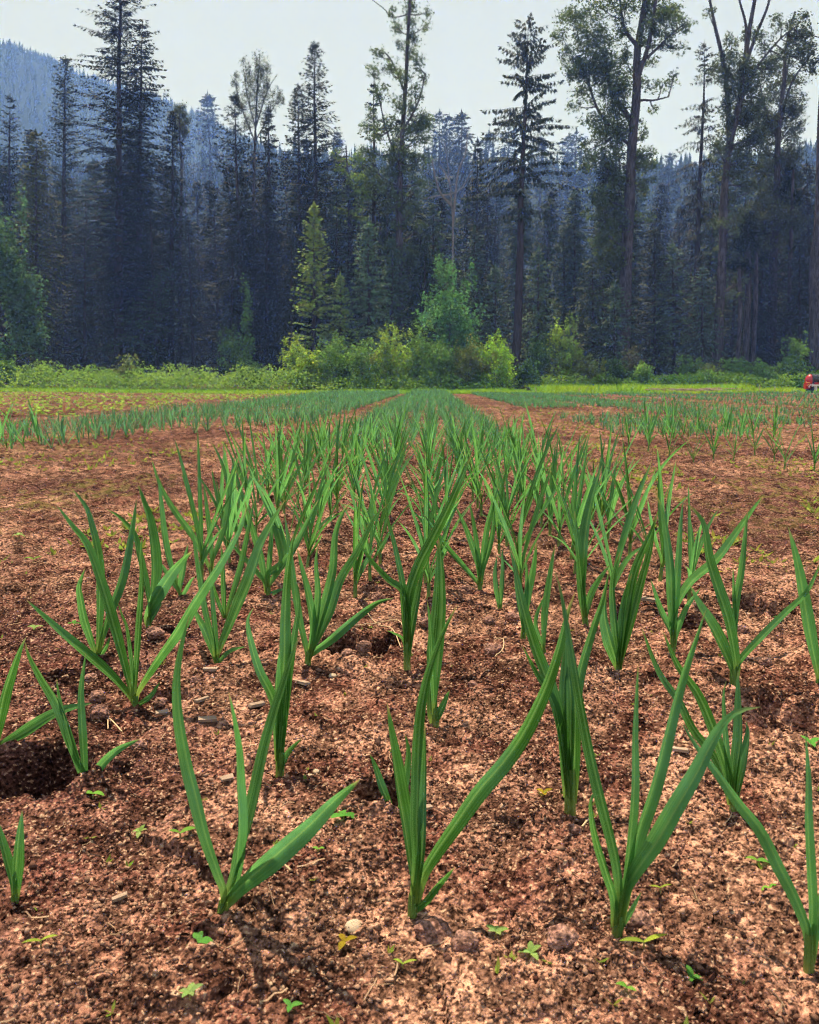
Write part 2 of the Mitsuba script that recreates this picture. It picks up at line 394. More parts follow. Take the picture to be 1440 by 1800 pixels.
TR = [
 ((384, 1612), 20, [([(396, 1572), (382, 1530), (362, 1470), (345, 1400), (330, 1340), (317, 1265), (313, 1200), (320, 1140), (333, 1082)], 27, .2), ([(410, 1550), (418, 1500), (421, 1440), (418, 1380), (416, 1320), (410, 1270), (402, 1217)], 20, -.2), ([(413, 1545), (424, 1500), (440, 1450), (455, 1390), (470, 1320), (488, 1250), (503, 1200), (514, 1160), (528, 1115)], 25, .25), ([(397, 1590), (420, 1562), (455, 1530), (500, 1490), (545, 1450), (590, 1405), (634, 1369)], 44, -.35)], 'garlic plant front left with a broad dark leaf stretched low to the right'),
 ((724, 1618), 22, [([(727, 1560), (720, 1510), (711, 1450), (702, 1400), (693, 1340), (684, 1280), (680, 1234)], 30, .75), ([(735, 1510), (733, 1450), (735, 1390), (736, 1330), (740, 1260), (750, 1200), (765, 1150), (785, 1100), (805, 1062)], 25, .3), ([(742, 1500), (745, 1420), (747, 1350), (748, 1270)], 18, .1), ([(730, 1590), (742, 1540), (765, 1500), (800, 1450), (840, 1392), (885, 1340), (920, 1290), (950, 1230), (970, 1180), (985, 1130), (998, 1075), (1012, 1040)], 35, .3), ([(727, 1600), (745, 1585), (770, 1555), (800, 1524)], 15, -.2)], 'garlic plant front centre with one pale left leaf and a long arching right leaf'),
 ((690, 1430), 10, [([(688, 1420), (672, 1385), (660, 1350), (650, 1325)], 17, .1), ([(702, 1415), (712, 1360), (716, 1320), (712, 1290)], 16, .2)], 'small two leaved garlic shoot in the hollow behind the front centre plant'),
 ((1082, 1650), 26, [([(1080, 1580), (1065, 1530), (1050, 1480), (1042, 1440), (1040, 1410), (1047, 1393), (1054, 1408)], 17, -.1), ([(1090, 1560), (1082, 1500), (1065, 1430), (1050, 1370), (1035, 1300), (1022, 1230), (1008, 1150), (996, 1080), (985, 1030), (975, 1003)], 23, .3), ([(1098, 1560), (1105, 1500), (1112, 1430), (1115, 1370), (1115, 1300), (1118, 1230), (1122, 1166)], 18, .1), ([(1102, 1545), (1120, 1470), (1140, 1410), (1155, 1360), (1170, 1300), (1185, 1240), (1202, 1180), (1220, 1130), (1241, 1072)], 25, .2), ([(1098, 1570), (1120, 1530), (1155, 1480), (1190, 1420), (1225, 1360), (1250, 1310), (1275, 1270), (1300, 1250), (1338, 1243)], 38, -.3), ([(1098, 1625), (1112, 1602), (1128, 1568)], 11, -.2)], 'garlic plant front right with a thick stem and a kinked broad right leaf'),
 ((1424, 1712), 24, [([(1422, 1640), (1400, 1580), (1370, 1520), (1340, 1460), (1300, 1410), (1260, 1355), (1225, 1310), (1198, 1268)], 26, .5), ([(1428, 1600), (1425, 1540), (1420, 1440), (1420, 1370), (1416, 1288)], 19, .1), ([(1432, 1640), (1450, 1560), (1472, 1480)], 22, .2)], 'garlic plant cut by the right edge in the front row, one leaf slanting left'),
 ((25, 1588), 18, [([(26, 1575), (28, 1525), (33, 1470), (39, 1424)], 23, .1), ([(20, 1545), (5, 1485), (-8, 1435)], 19, .1)], 'short stubby garlic plant at the left edge of the front row'),
 ((152, 1390), 13, [([(148, 1372), (130, 1310), (105, 1240), (75, 1190), (52, 1150), (45, 1128)], 20, .1), ([(150, 1360), (135, 1330), (122, 1290), (110, 1240), (104, 1215), (100, 1192)], 13, .1), ([(150, 1380), (145, 1300), (142, 1220), (148, 1168), (151, 1148)], 17, .2), ([(157, 1385), (175, 1350), (205, 1320), (246, 1299)], 19, -.2)], 'garlic plant beside the dark hollow at left with a short low right leaf'),
 ((-12, 1325), 16, [([(-8, 1300), (5, 1230), (20, 1180), (35, 1140), (46, 1120)], 21, .1), ([(-6, 1315), (40, 1290), (100, 1255), (162, 1236)], 25, -.2), ([(-14, 1300), (-30, 1220), (-38, 1150)], 18, .2)], 'garlic plant cut by the left edge in the third row, broad leaf lying right'),
 ((235, 1244), 13, [([(231, 1232), (200, 1195), (150, 1150), (110, 1115), (75, 1082), (46, 1054)], 20, -.1), ([(230, 1215), (216, 1160), (200, 1100), (180, 1030), (155, 960), (128, 925), (98, 886)], 22, .2), ([(236, 1190), (226, 1110), (215, 1080), (207, 1058)], 9, .1), ([(239, 1190), (245, 1100), (250, 1020), (248, 970), (251, 938)], 13, .1), ([(241, 1215), (275, 1160), (310, 1110), (340, 1060), (380, 1000), (410, 950), (425, 920), (434, 888)], 22, .1), ([(243, 1240), (265, 1225), (282, 1198)], 11, -.2)], 'wide spreading garlic plant at left with leaves slanting both ways like a V'),
 ((170, 1162), 13, [([(166, 1140), (150, 1090), (142, 1050), (140, 1030), (150, 998)], 17, -.1), ([(172, 1130), (175, 1050), (173, 980), (160, 920), (150, 890), (124, 856)], 18, .2), ([(178, 1125), (195, 1070), (215, 1010), (230, 930), (240, 876)], 18, .6), ([(174, 1155), (185, 1138), (194, 1118)], 9, -.1)], 'garlic plant outermost on the left with a curled lower leaf and tall pair'),
 ((260, 1106), 12, [([(267, 1050), (270, 990), (262, 920), (250, 880), (242, 850)], 22, .2), ([(259, 1085), (275, 1050), (300, 1010), (325, 980), (338, 969)], 28, -.2), ([(262, 1060), (245, 980), (235, 940), (210, 910), (186, 894)], 14, .2), ([(264, 1092), (280, 1068), (286, 1060)], 11, -.2)], 'garlic plant at left with a broad dark leaf bowed over like a hook'),
 ((380, 1172), 12, [([(376, 1152), (360, 1110), (346, 1082), (341, 1063)], 17, .8), ([(377, 1130), (365, 1080), (355, 1020), (345, 960), (335, 918)], 13, .2), ([(384, 1150), (410, 1090), (440, 1020), (460, 960), (480, 920), (502, 878)], 24, .5), ([(384, 1166), (405, 1146), (432, 1137)], 9, -.2), ([(379, 1130), (373, 1060), (370, 1000)], 11, .2)], 'garlic plant left of centre with a pale short left leaf and blue green right leaf'),
 ((490, 1374), 20, [([(483, 1240), (456, 1180), (441, 1130), (435, 1090), (446, 1068)], 20, -.2), ([(490, 1340), (495, 1250), (500, 1150), (501, 1080), (506, 1000), (517, 935)], 27, .15), ([(495, 1300), (505, 1200), (515, 1130), (525, 1060), (521, 1018)], 18, .2), ([(498, 1348), (510, 1322), (530, 1299)], 13, -.1), ([(486, 1300), (485, 1220), (489, 1160), (492, 1144)], 18, -.2)], 'upright garlic plant with a rounded hooked left leaf behind the front left one'),
 ((540, 1174), 15, [([(540, 1150), (527, 1092), (517, 1030), (508, 960), (500, 900)], 15, .2), ([(552, 1120), (560, 1050), (556, 990), (559, 956)], 15, .1), ([(558, 1110), (575, 1050), (586, 1000), (590, 940), (604, 900), (620, 880)], 19, .2), ([(548, 1145), (580, 1080), (600, 1020), (630, 970), (660, 910), (682, 886)], 19, .1), ([(544, 1152), (580, 1125), (620, 1090), (660, 1060), (692, 1051)], 19, .4), ([(550, 1100), (540, 1040), (530, 1000), (522, 963)], 16, .1)], 'bushy garlic plant beside a hollow with a low leaf arched to the right'),
 ((716, 1180), 16, [([(713, 1140), (706, 1060), (702, 1008)], 11, .1), ([(717, 1135), (722, 1065), (731, 1020), (750, 990), (757, 955)], 21, .6), ([(722, 1120), (735, 1050), (746, 995)], 17, .1), ([(713, 1060), (694, 960), (683, 920), (677, 876)], 13, .2), ([(718, 1060), (735, 1000), (760, 950), (790, 890), (815, 832), (832, 792)], 23, .5), ([(710, 1050), (680, 1020), (650, 985), (628, 948)], 15, -.1), ([(711, 1125), (692, 1112), (679, 1108)], 7, -.2)], 'tall garlic plant in the centre column with a bright drooping leaf by thin roots'),
 ((765, 1280), 18, [([(762, 1250), (772, 1150), (778, 1060), (776, 990), (771, 945)], 36, .5), ([(761, 1190), (757, 1100), (751, 1055)], 15, .1), ([(767, 1268), (780, 1240), (791, 1213)], 15, -.2)], 'garlic plant with one very broad flat upright leaf in the centre column'),
 ((845, 1040), 11, [([(841, 1026), (810, 990), (780, 955), (744, 903)], 11, -.1), ([(842, 1005), (835, 940), (825, 880)], 11, .2), ([(846, 1000), (855, 930), (876, 848)], 13, .2), ([(841, 990), (820, 930), (800, 888)], 13, .1), ([(849, 1000), (865, 940), (868, 878)], 12, .2)], 'fan shaped garlic plant right of the centre column, fifth row back'),
 ((880, 1077), 8, [([(878, 1062), (872, 1010), (874, 978)], 11, .1), ([(882, 1055), (885, 1000), (883, 963)], 10, .1)], 'thin two leaved garlic shoot between larger plants right of centre'),
 ((1003, 1440), 26, [([(984, 1290), (972, 1235), (945, 1190), (930, 1160), (917, 1133)], 17, -.1), ([(986, 1290), (966, 1210), (940, 1140), (920, 1070), (905, 1000), (895, 957)], 25, .2), ([(1003, 1350), (1005, 1250), (1000, 1180), (995, 1118)], 23, .1), ([(994, 1310), (992, 1220), (995, 1150), (1001, 1095)], 19, .2), ([(1010, 1340), (1011, 1240), (1020, 1180), (1040, 1110), (1060, 1050), (1072, 998)], 21, .2)], 'stout garlic plant with bundled upright leaves behind the front right one'),
 ((920, 1127), 12, [([(919, 1110), (922, 1060), (935, 1000), (943, 952)], 17, .2), ([(919, 1105), (910, 1050), (905, 1000), (899, 968)], 13, .1), ([(921, 1100), (926, 1030), (924, 975)], 10, .1)], 'slim garlic plant with three upright leaves right of centre, fourth row back'),
 ((957, 1152), 9, [([(957, 1140), (961, 1080), (970, 1010), (976, 958)], 15, .2), ([(954, 1130), (944, 1105), (945, 1080), (960, 1043)], 9, .1)], 'garlic plant with one straight leaf and one bent thin leaf right of centre'),
 ((1090, 1184), 14, [([(1086, 1170), (1071, 1120), (1063, 1080), (1066, 1043)], 23, -.1), ([(1088, 1155), (1080, 1080), (1078, 1020), (1091, 968)], 15, .1), ([(1092, 1155), (1105, 1070), (1120, 1000), (1145, 940), (1157, 902)], 21, .2), ([(1093, 1165), (1110, 1100), (1130, 1020), (1145, 960), (1151, 908)], 18, .2), ([(1090, 1145), (1098, 1060), (1111, 1008)], 15, .1)], 'full leafed garlic plant with an olive rounded left leaf, right half of bed'),
 ((1030, 1102), 14, [([(1029, 1085), (1025, 1040), (1026, 1000), (1031, 930), (1045, 860), (1059, 818)], 23, .2), ([(1031, 1085), (1045, 1040), (1072, 993)], 15, -.1), ([(1026, 1060), (1018, 980), (1010, 898)], 15, .2)], 'tall garlic plant with a broad sword leaf to the left of the olive leafed one'),
 ((1184, 1152), 12, [([(1181, 1115), (1160, 1070), (1144, 1018)], 13, -.1), ([(1183, 1100), (1180, 1010), (1175, 960), (1165, 900), (1154, 868)], 19, .2), ([(1186, 1080), (1190, 1010), (1195, 930), (1201, 878)], 15, .2), ([(1188, 1115), (1205, 1070), (1232, 1033)], 13, -.1), ([(1188, 1075), (1215, 1025), (1260, 985), (1300, 930), (1330, 887), (1344, 868)], 19, .6)], 'garlic plant at right with a long leaf reaching up to the bare path'),
 ((1292, 1212), 18, [([(1286, 1175), (1255, 1110), (1225, 1060), (1213, 1028)], 23, .8), ([(1294, 1165), (1280, 1090), (1260, 1030), (1245, 980), (1235, 920), (1208, 883)], 23, .2), ([(1300, 1165), (1340, 1120), (1380, 1080), (1420, 1040), (1445, 985)], 15, .1)], 'garlic plant at right with a pale wide left leaf and far reaching right leaf'),
 ((1290, 1428), 22, [([(1280, 1385), (1258, 1330), (1220, 1280), (1195, 1230), (1160, 1180), (1128, 1102)], 18, .8), ([(1285, 1375), (1258, 1290), (1228, 1220), (1192, 1170), (1165, 1108)], 22, .2), ([(1293, 1375), (1302, 1300), (1302, 1230), (1298, 1178)], 21, .1), ([(1298, 1390), (1310, 1340), (1317, 1290), (1312, 1268)], 19, -.1), ([(1282, 1375), (1275, 1290), (1272, 1225), (1277, 1196)], 13, .1)], 'garlic plant second in the right column with crossing leaves and blunt right leaf'),
 ((1293, 1147), 9, [([(1291, 1138), (1295, 1060), (1305, 1000), (1312, 930), (1315, 896)], 15, .1), ([(1293, 1130), (1290, 1040), (1289, 998)], 9, .1)], 'narrow upright garlic plant with two leaves near the right edge of bed'),
 ((1442, 1205), 18, [([(1440, 1192), (1425, 1120), (1410, 1030), (1400, 980), (1386, 926)], 25, .1), ([(1445, 1190), (1462, 1110), (1480, 1030)], 20, .1)], 'garlic plant at the right edge with one tall leaf leaning left over path'),
 ((316, 1049), 10, [([(312, 1030), (298, 990), (288, 940), (280, 860), (275, 828)], 13, .1), ([(317, 1030), (325, 985), (331, 956)], 13, .1), ([(311, 1038), (292, 1010), (277, 984)], 11, -.1), ([(320, 1048), (334, 1022), (343, 1013)], 9, -.2)], 'garlic plant with pale cream left leaf beyond the hooked leaf plant'),
 ((397, 1093), 9, [([(396, 1080), (393, 1010), (389, 955)], 11, .1), ([(399, 1082), (425, 1000), (440, 920), (448, 876)], 13, .2), ([(394, 1086), (380, 1050), (369, 1008)], 9, -.1)], 'garlic plant with a thin very dark right leaf left of centre'),
 ((372, 1012), 10, [([(368, 996), (340, 942), (310, 900), (285, 858), (266, 806)], 13, .1), ([(374, 985), (395, 930), (405, 860), (413, 798)], 13, .2), ([(371, 980), (366, 920), (358, 850)], 11, .2)], 'garlic plant with a long thin leaf slanting up left across the brown path'),
 ((470, 1047), 12, [([(468, 1030), (460, 980), (445, 930), (430, 880)], 15, .1), ([(470, 1030), (475, 960), (479, 898)], 11, .2), ([(473, 1032), (495, 1000), (520, 962), (560, 878)], 15, .1), ([(466, 1025), (445, 1000), (398, 948)], 11, -.1), ([(475, 1046), (500, 1034)], 9, -.2), ([(472, 1010), (500, 985), (486, 920), (470, 882), (454, 863)], 22, .8)], 'garlic plant left of centre with a pale silvery leaf turned to the light'),
]
for b_, *_ in TR:
    g_ = on_ground(*b_)
    MOUND.append((g_[0], g_[1], 0.004 - float(ground_z(g_[0:1], g_[1:2])[0])))
put('ground', mikit.ply(build_ground(), 'm_soil', smooth=True), label='tilled reddish brown crumbly soil of the garlic field', kind='structure')


for i, (b, sw, lv, lab) in enumerate(TR):
    traced(b, sw, lv, lab, 100 + i)


def proto_plant(rng, nl, H, nseg, nt):
    """One garlic plant at the origin: stem height, list of (vertices, faces, uv)."""
    out = []
    a0 = rng.uniform(0, 2 * np.pi)
    sh = 0.05 * H / 0.36
    for i in range(nl):
        side = i % 2
        az = a0 + side * np.pi + rng.normal(0, 0.35)
        up = (i + 0.5) / nl
        L = H * rng.uniform(0.82, 1.08) * (0.75 + 0.35 * min(1, up * 1.6)) * (0.65 if i == 0 else 1)
        lean = np.radians(rng.uniform(28, 52) * (1 - up) + rng.uniform(6, 20) * up)
        s = np.linspace(0, 1, nseg)
        bend = rng.uniform(0.0, 0.65) * (0.4 + (1 - up))
        if rng.random() < 0.15:
            bend += 0.8
        th = lean + bend * np.clip(s - 0.25, 0, 1) ** 1.5
        th = th * np.clip(s / 0.12, 0.25, 1)
        ds = L / (nseg - 1)
        r = np.concatenate([[0], np.cumsum(np.sin(th[:-1]) * ds)])
        z = sh * (0.45 + 0.7 * up) + np.concatenate([[0], np.cumsum(np.cos(th[:-1]) * ds)])
        az_s = az + rng.uniform(-0.3, 0.3) * s
        P = np.stack([r * np.cos(az_s), r * np.sin(az_s), z], -1)
        tg = unit(np.gradient(P, axis=0))
        inward = np.stack([-np.cos(az_s) * np.cos(th), -np.sin(az_s) * np.cos(th), np.sin(th)], -1)
        tw = rng.uniform(-0.8, 0.8) * s
        nrm = inward * np.cos(tw)[:, None] + np.cross(tg, inward) * np.sin(tw)[:, None]
        W = rng.uniform(0.0050, 0.0088) * width_profile(s, 0.55)
        out.append(leaf_mesh(P, W, nrm, nt, float(rng.uniform(0.35, 0.75))))
    return sh, out


rng = np.random.default_rng(5)
PROTO = []
for k in range(12):
    sh, lv = proto_plant(rng, rng.integers(4, 7), rng.uniform(0.26, 0.40), 14, 3)
    PROTO.append((stem_ply(np.array([0, 0, -0.02]), np.array([0, 0, sh]), 0.0065, 0.0055), [mikit.ply((v, f), 'm_garlic', smooth=True, uv=uv) for v, f, uv in lv]))
PROTO1 = []
for k in range(8):
    sh, lv = proto_plant(rng, rng.integers(4, 7), rng.uniform(0.30, 0.40), 8, 3)
    o = 0
    V, FF, U = [], [], []
    for v, f, uv in lv:
        V.append(v); FF.append(f + o); U.append(uv); o += len(v)
    PROTO1.append(mikit.ply((np.vstack(V), np.vstack(FF)), 'm_garlic', smooth=True, uv=np.vstack(U)))

ORD = ['first', 'second', 'third', 'fourth', 'fifth', 'sixth', 'seventh', 'eighth', 'ninth', 'tenth', 'eleventh', 'twelfth', 'thirteenth', 'fourteenth', 'fifteenth', 'sixteenth', 'seventeenth', 'eighteenth', 'nineteenth', 'twentieth', 'twenty-first', 'twenty-second', 'twenty-third', 'twenty-fourth', 'twenty-fifth', 'twenty-sixth', 'twenty-seventh', 'twenty-eighth']


def xf(x, y, rng, smin=0.85, smax=1.12, sc=1.0):
    s = rng.uniform(smin, smax) * sc
    z = float(ground_z(np.array([x]), np.array([y]))[0])
    return T().translate([x, y, z]).rotate([0, 0, 1], float(rng.uniform(0, 360))).rotate([1, 0, 0], float(rng.normal(0, 4))).scale([s, s, s])


def grow(x, y, rng, label, group, parts, sc=1.0):
    k = key_for('garlic_plant')
    m = xf(x, y, rng, sc=sc)
    if parts:
        stem, lv = PROTO[rng.integers(len(PROTO))]
        put(k, None, label, 'garlic plant', group)
        put(k + '__stem', {**stem, 'to_world': m})
        for i, l in enumerate(lv):
            put(k + '__leaf' if i == 0 else f'{k}__leaf_{i:03d}', {**l, 'to_world': m})
    else:
        put(k, {**PROTO1[rng.integers(len(PROTO1))], 'to_world': m}, label, 'garlic plant', group)


COLS = [-0.90, -0.70, -0.46, -0.23, 0.0, 0.22, 0.44, 0.66]
COLNAME = ['leftmost', 'second', 'third', 'fourth', 'fifth', 'sixth', 'seventh', 'rightmost']
rng = np.random.default_rng(17)
far_spots = []
MAIN_INDIVIDUAL_TO = 7.0
for c, x0 in enumerate(COLS):
    y, n = 2.15 + rng.uniform(0, 0.12) + (1.1 if c == 0 else 0), 0
    while y < 46:
        x = x0 + rng.normal(0, 0.022) + 0.03 * math.sin(y * 0.7)
        near = min(np.hypot(x - p[0], y - p[1]) for p in placed) if y < 3 else 9
        if near > 0.10 and rng.random() > (0.06 if y < 8 else 0.03):
            if y < MAIN_INDIVIDUAL_TO:
                n += 1
                grow(x, y, rng, f'garlic plant {ORD[min(n, 28) - 1]} from the front in the {COLNAME[c]} column of the dense middle bed', GROUP, y < 4.6)
            else:
                far_spots.append((x, y))
        y += rng.uniform(0.17, 0.27)


def bed(x0, x1, y0, y1, ncol, step, rng, skip=None, jag=0.0):
    out = []
    for x in np.linspace(x0, x1, ncol):
        y = y0 + rng.uniform(0, 0.3) + jag * (x - x0) / max(1e-6, x1 - x0)
        while y < y1:
            if not (skip and skip(x, y)) and rng.random() > (0.10 if x < 2 else 0.30):
                out.append((x + rng.normal(0, 0.03), y))
            y += rng.uniform(0.8, 1.25) * step
    return out


side = []
side += bed(-3.0, -1.85, 10.2, 47, 5, 0.22, rng, jag=2.2)
left_front = bed(-5.4, -3.65, 5.7, 47, 6, 0.22, rng)
right_front = bed(2.35, 3.75, 8.6, 47, 7, 0.19, rng, skip=lambda x, y: 15.0 < y < 20.5)
R2 = bed(4.5, 5.9, 7.5, 47, 7, 0.20, rng, skip=lambda x, y: y < 12 or 20 < y < 21)
far_spots += side + R2
for k in range(7):
    x0 = 6.9 + 2.6 * k
    far_spots += bed(x0, x0 + 1.0, 13 + 1.0 * k, 46.5, 4, 0.32, rng, skip=lambda x, y: meshkit.noise(np.array([x * 0.25, y * 0.12, 3.0])) > 0.72)
lf = sorted(left_front, key=lambda p: p[1])
for x, y in lf[:44]:
    grow(x, y, rng, 'garlic plant along the ragged front edge of the left bed', 'garlic plants at the front of the left bed', False, 1.15)
far_spots += lf[44:]
sparse = [((1177, 793), 'sparse garlic plant with a bleached tan leaf, first of the stragglers right of the path'), ((1255, 800), 'straggling garlic plant with a pale arched leaf on the dark soil at right'), ((1290, 804), 'straggling garlic plant with bright lower leaves at right, third from the right edge'), ((1327, 798), 'slim straggling garlic shoot between two larger ones at right'),
          ((1362, 806), 'straggling garlic plant second from the right edge beyond the path'), ((1380, 815), 'nearest straggling garlic plant at the right edge beyond the path'), ((1105, 782), 'straggling garlic plant where the right bed thins out'), ((1140, 788), 'pair leaved garlic plant at the thin end of the right bed'), ((1220, 803), 'small dull garlic shoot at the thin end of the right bed'), ((1432, 818), 'garlic shoot cut by the right edge beyond the path')]
for (px, py), lab in sparse:
    g = on_ground(px, py)
    grow(g[0], g[1], rng, lab, 'straggling garlic plants at the front of the right bed', True, 1.0)
rf = sorted(right_front, key=lambda p: p[1])
for x, y in rf[:24]:
    grow(x, y, rng, 'garlic plant along the front edge of the right bed', 'garlic plants at the front of the right bed', False, 1.05)
far_spots += rf[24:]


def garlic_rows(spots, seed):
    rng = np.random.default_rng(seed)
    P = np.array(spots)
    z = ground_z(P[:, 0], P[:, 1])
    b = Buf()
    nl = 6
    N = len(P)
    base = np.repeat(np.column_stack([P, z]), nl, 0)
    M = N * nl
    az = rng.uniform(0, 2 * np.pi, M)
    L = rng.uniform(0.20, 0.34, M) * np.where(base[:, 0] > 2, 0.62, 0.95)
    lean = np.radians(rng.uniform(4, 42, M))
    d = np.stack([np.sin(lean) * np.cos(az), np.sin(lean) * np.sin(az), np.cos(lean)], -1)
    mid = base + d * (L * 0.55)[:, None]
    out = np.stack([np.cos(az), np.sin(az), np.zeros(M)], -1)
    tip = mid + (d + 0.35 * rng.uniform(0, 1, (M, 1)) * out - np.array([0, 0, .12])) * (L * 0.45)[:, None]
    far = np.clip(base[:, 1] / 22, 0.9, 2.0)
    w = np.stack([-np.sin(az + rng.normal(0, .5, M)), np.cos(az), np.zeros(M)], -1)
    w = unit(w) * (rng.uniform(0.006, 0.0095, M) * far)[:, None]
    col = vary(rng, M, (0.100, 0.250, 0.115), 0.45, 0.2)
    v = np.stack([base - 0.45 * w, base + 0.45 * w, mid + w, mid - w, tip], 1)
    k = np.arange(M)[:, None] * 5
    f = np.concatenate([k + [0, 1, 2], k + [0, 2, 3], k + [3, 2, 4]])
    b.add(v, f, np.repeat(col[:, None], 5, 1).reshape(-1, 3))
    return b.ply('m_garlic_far')


put('garlic_rows', garlic_rows(far_spots, 3), 'massed garlic rows running away to the far end of the field', 'garlic rows', None, 'stuff')


# ------------------------------------------------------------------ small things on the soil
def lump(rng, r, flat=0.75, sub=2, rough=0.28):
    m = trimesh.creation.icosphere(subdivisions=sub)
    v = np.array(m.vertices)
    o = rng.uniform(0, 50, 3)
    n = meshkit.fbm(v * 1.5 + o, 3, 1) - 0.5
    n2 = meshkit.fbm(v * 4.5 + o, 3, 2) - 0.5
    v = v * (1 + 2 * rough * n + 0.8 * rough * n2)[:, None] * np.array([1, rng.uniform(.75, 1.1), flat]) * r
    return v, np.array(m.faces)


def build_crumbs():
    rng = np.random.default_rng(77)
    N = 105000
    y = 0.48 * np.exp(rng.uniform(0, 1, N) ** 1.35 * math.log(8.0 / 0.48))
    x = rng.uniform(-1, 1, N) * (0.35 + 0.60 * y)
    clump = meshkit.noise(np.stack([x * 9, y * 9, x * 0], -1), 4)
    keep = rng.random(N) < (0.15 + 0.95 * clump)
    x, y = x[keep], y[keep]
    N = len(x)
    r = 0.0010 + 0.0010 * rng.random(N) + 0.0030 * rng.random(N) ** 12 + 0.0009 * y
    z = ground_z(x, y) + r * 0.2
    ov = np.array([[1, 0, 0], [-1, 0, 0], [0, 1, 0], [0, -1, 0], [0, 0, 1], [0, 0, -1.0]])
    of = np.array([[0, 2, 4], [2, 1, 4], [1, 3, 4], [3, 0, 4], [2, 0, 5], [1, 2, 5], [3, 1, 5], [0, 3, 5]])
    a = rng.uniform(0, 2 * np.pi, N)
    v = ov[None] * rng.uniform(0.7, 1.3, (N, 6, 1)) * np.array([1, 1, .72]) + rng.normal(0, 0.15, (N, 6, 3))
    v = np.stack([v[..., 0] * np.cos(a)[:, None] - v[..., 1] * np.sin(a)[:, None], v[..., 0] * np.sin(a)[:, None] + v[..., 1] * np.cos(a)[:, None], v[..., 2]], -1)
    v = v * r[:, None, None] * rng.uniform(0.7, 1.3, (N, 1, 3)) + np.stack([x, y, z], -1)[:, None]
    f = of[None] + np.arange(N)[:, None, None] * 6
    tone = rng.random((N, 1)) ** 1.5
    c = (1 - tone) * np.array([0.058, 0.024, 0.021]) + tone * np.array([0.38, 0.240, 0.178])
    b = Buf()
    b.add(v, f.reshape(-1, 3), np.repeat(c[:, None], 6, 1).reshape(-1, 3))
    return b.ply('m_crumb', True)


put('soil_crumbs', build_crumbs(), 'loose reddish soil crumbs scattered over the bed', 'soil crumbs', None, 'stuff')

CLODS = [((758, 1640), 30, 'large greyish soil clod at the foot of the front centre plant'), ((818, 1680), 24, 'rounded soil clod below the large greyish one'), ((1120, 1640), 24, 'grey soil clod beside the foot of the front right plant'), ((275, 1148), 15, 'round soil clod below the hooked leaf plant at left'),
         ((868, 1160), 16, 'dark soil clod right of centre beside pale root bits'), ((1300, 1115), 13, 'soil clod near the straight plant at right'), ((172, 1232), 14, 'pale soil clod left of the spreading V plant'), ((282, 1240), 11, 'small clod right of the spreading V plant'), ((175, 1262), 16, 'flat pale clod above the dark hollow at left'),
         ((640, 1165), 14, 'pale clod left of the central hollow'), ((612, 1175), 11, 'small pale clod under the bushy plant'), ((820, 1050), 12, 'clod right of the tall centre plant'), ((900, 1095), 12, 'clod beside the thin two leaved shoot'), ((905, 1065), 9, 'small clod above the thin two leaved shoot'), ((750, 1120), 12, 'clod beside the broad flat leaf plant'),
         ((985, 1700), 26, 'reddish dark clod low in the foreground right of centre'), ((1010, 1490), 12, 'clod with a curl of straw near the stout plant'), ((1345, 1165), 11, 'dark clod right of the pale wide leaf plant'), ((345, 1205), 10, 'clod left of the hooked left leaf'), ((160, 1205), 11, 'clod under the slanting leaf at left'), ((245, 1330), 13, 'pale clod at the tip of the short low leaf'),
         ((665, 1060), 13, 'round clod beyond the bushy plant'), ((860, 1105), 10, 'pale clod left of the root bits'), ((1170, 1085), 9, 'small clod left of the long reaching leaf plant'), ((560, 1010), 10, 'clod among the stems left of centre'), ((1425, 1620), 18, 'reddish clod at the right edge of the foreground'), ((60, 1290), 12, 'clod at the left edge above the lying leaf'), ((830, 1215), 9, 'crumbly clod right of the broad flat leaf')]
rng = np.random.default_rng(8)
for (px, py), r, lab in CLODS:
    g = on_ground(px, py)
    R = r * np.dot(g - EYE, FWD) / F
    v, f = lump(rng, R, 0.8, 3, 0.38)
    v = v + [g[0], g[1], float(ground_z(g[0:1], g[1:2])[0]) + R * 0.35]
    put(key_for('soil_clod'), mikit.ply((v, f), 'm_clod', smooth=False), lab, 'soil clod', 'soil clods in the foreground')

STONES = [((622, 1632), 17, 'oval pale stone left of the front centre plant'), ((212, 1597), 0, 'pale flat wood chip in the left foreground'), ((545, 1380), 8, 'small white pebble right of the upright hooked plant'), ((556, 1372), 6, 'smaller white pebble beside another one'), ((585, 1195), 7, 'white pebble below the bushy plant'), ((1080, 1510), 6, 'pale pebble right of the front right plant'),
          ((452, 1245), 0, 'chunky pale wood chip left of the upright hooked plant'), ((366, 1275), 0, 'pale wood flake below the spreading V plant'), ((1195, 1340), 0, 'flat pale flake behind the kinked broad leaf'), ((356, 1237), 0, 'narrow upright wood chip by the long left leaf'), ((530, 1205), 0, 'split wood chip below the bushy plant'), ((1140, 1070), 0, 'thin pale chip left of the long reaching leaf plant'), ((370, 1198), 0, 'rust pink chip under the pale short leaf plant'), ((745, 1458), 0, 'pale stick bit behind the front centre plant'), ((400, 1410), 0, 'pale chip beside the front left plant'), ((285, 1260), 0, 'light flake right of the V plant stem')]
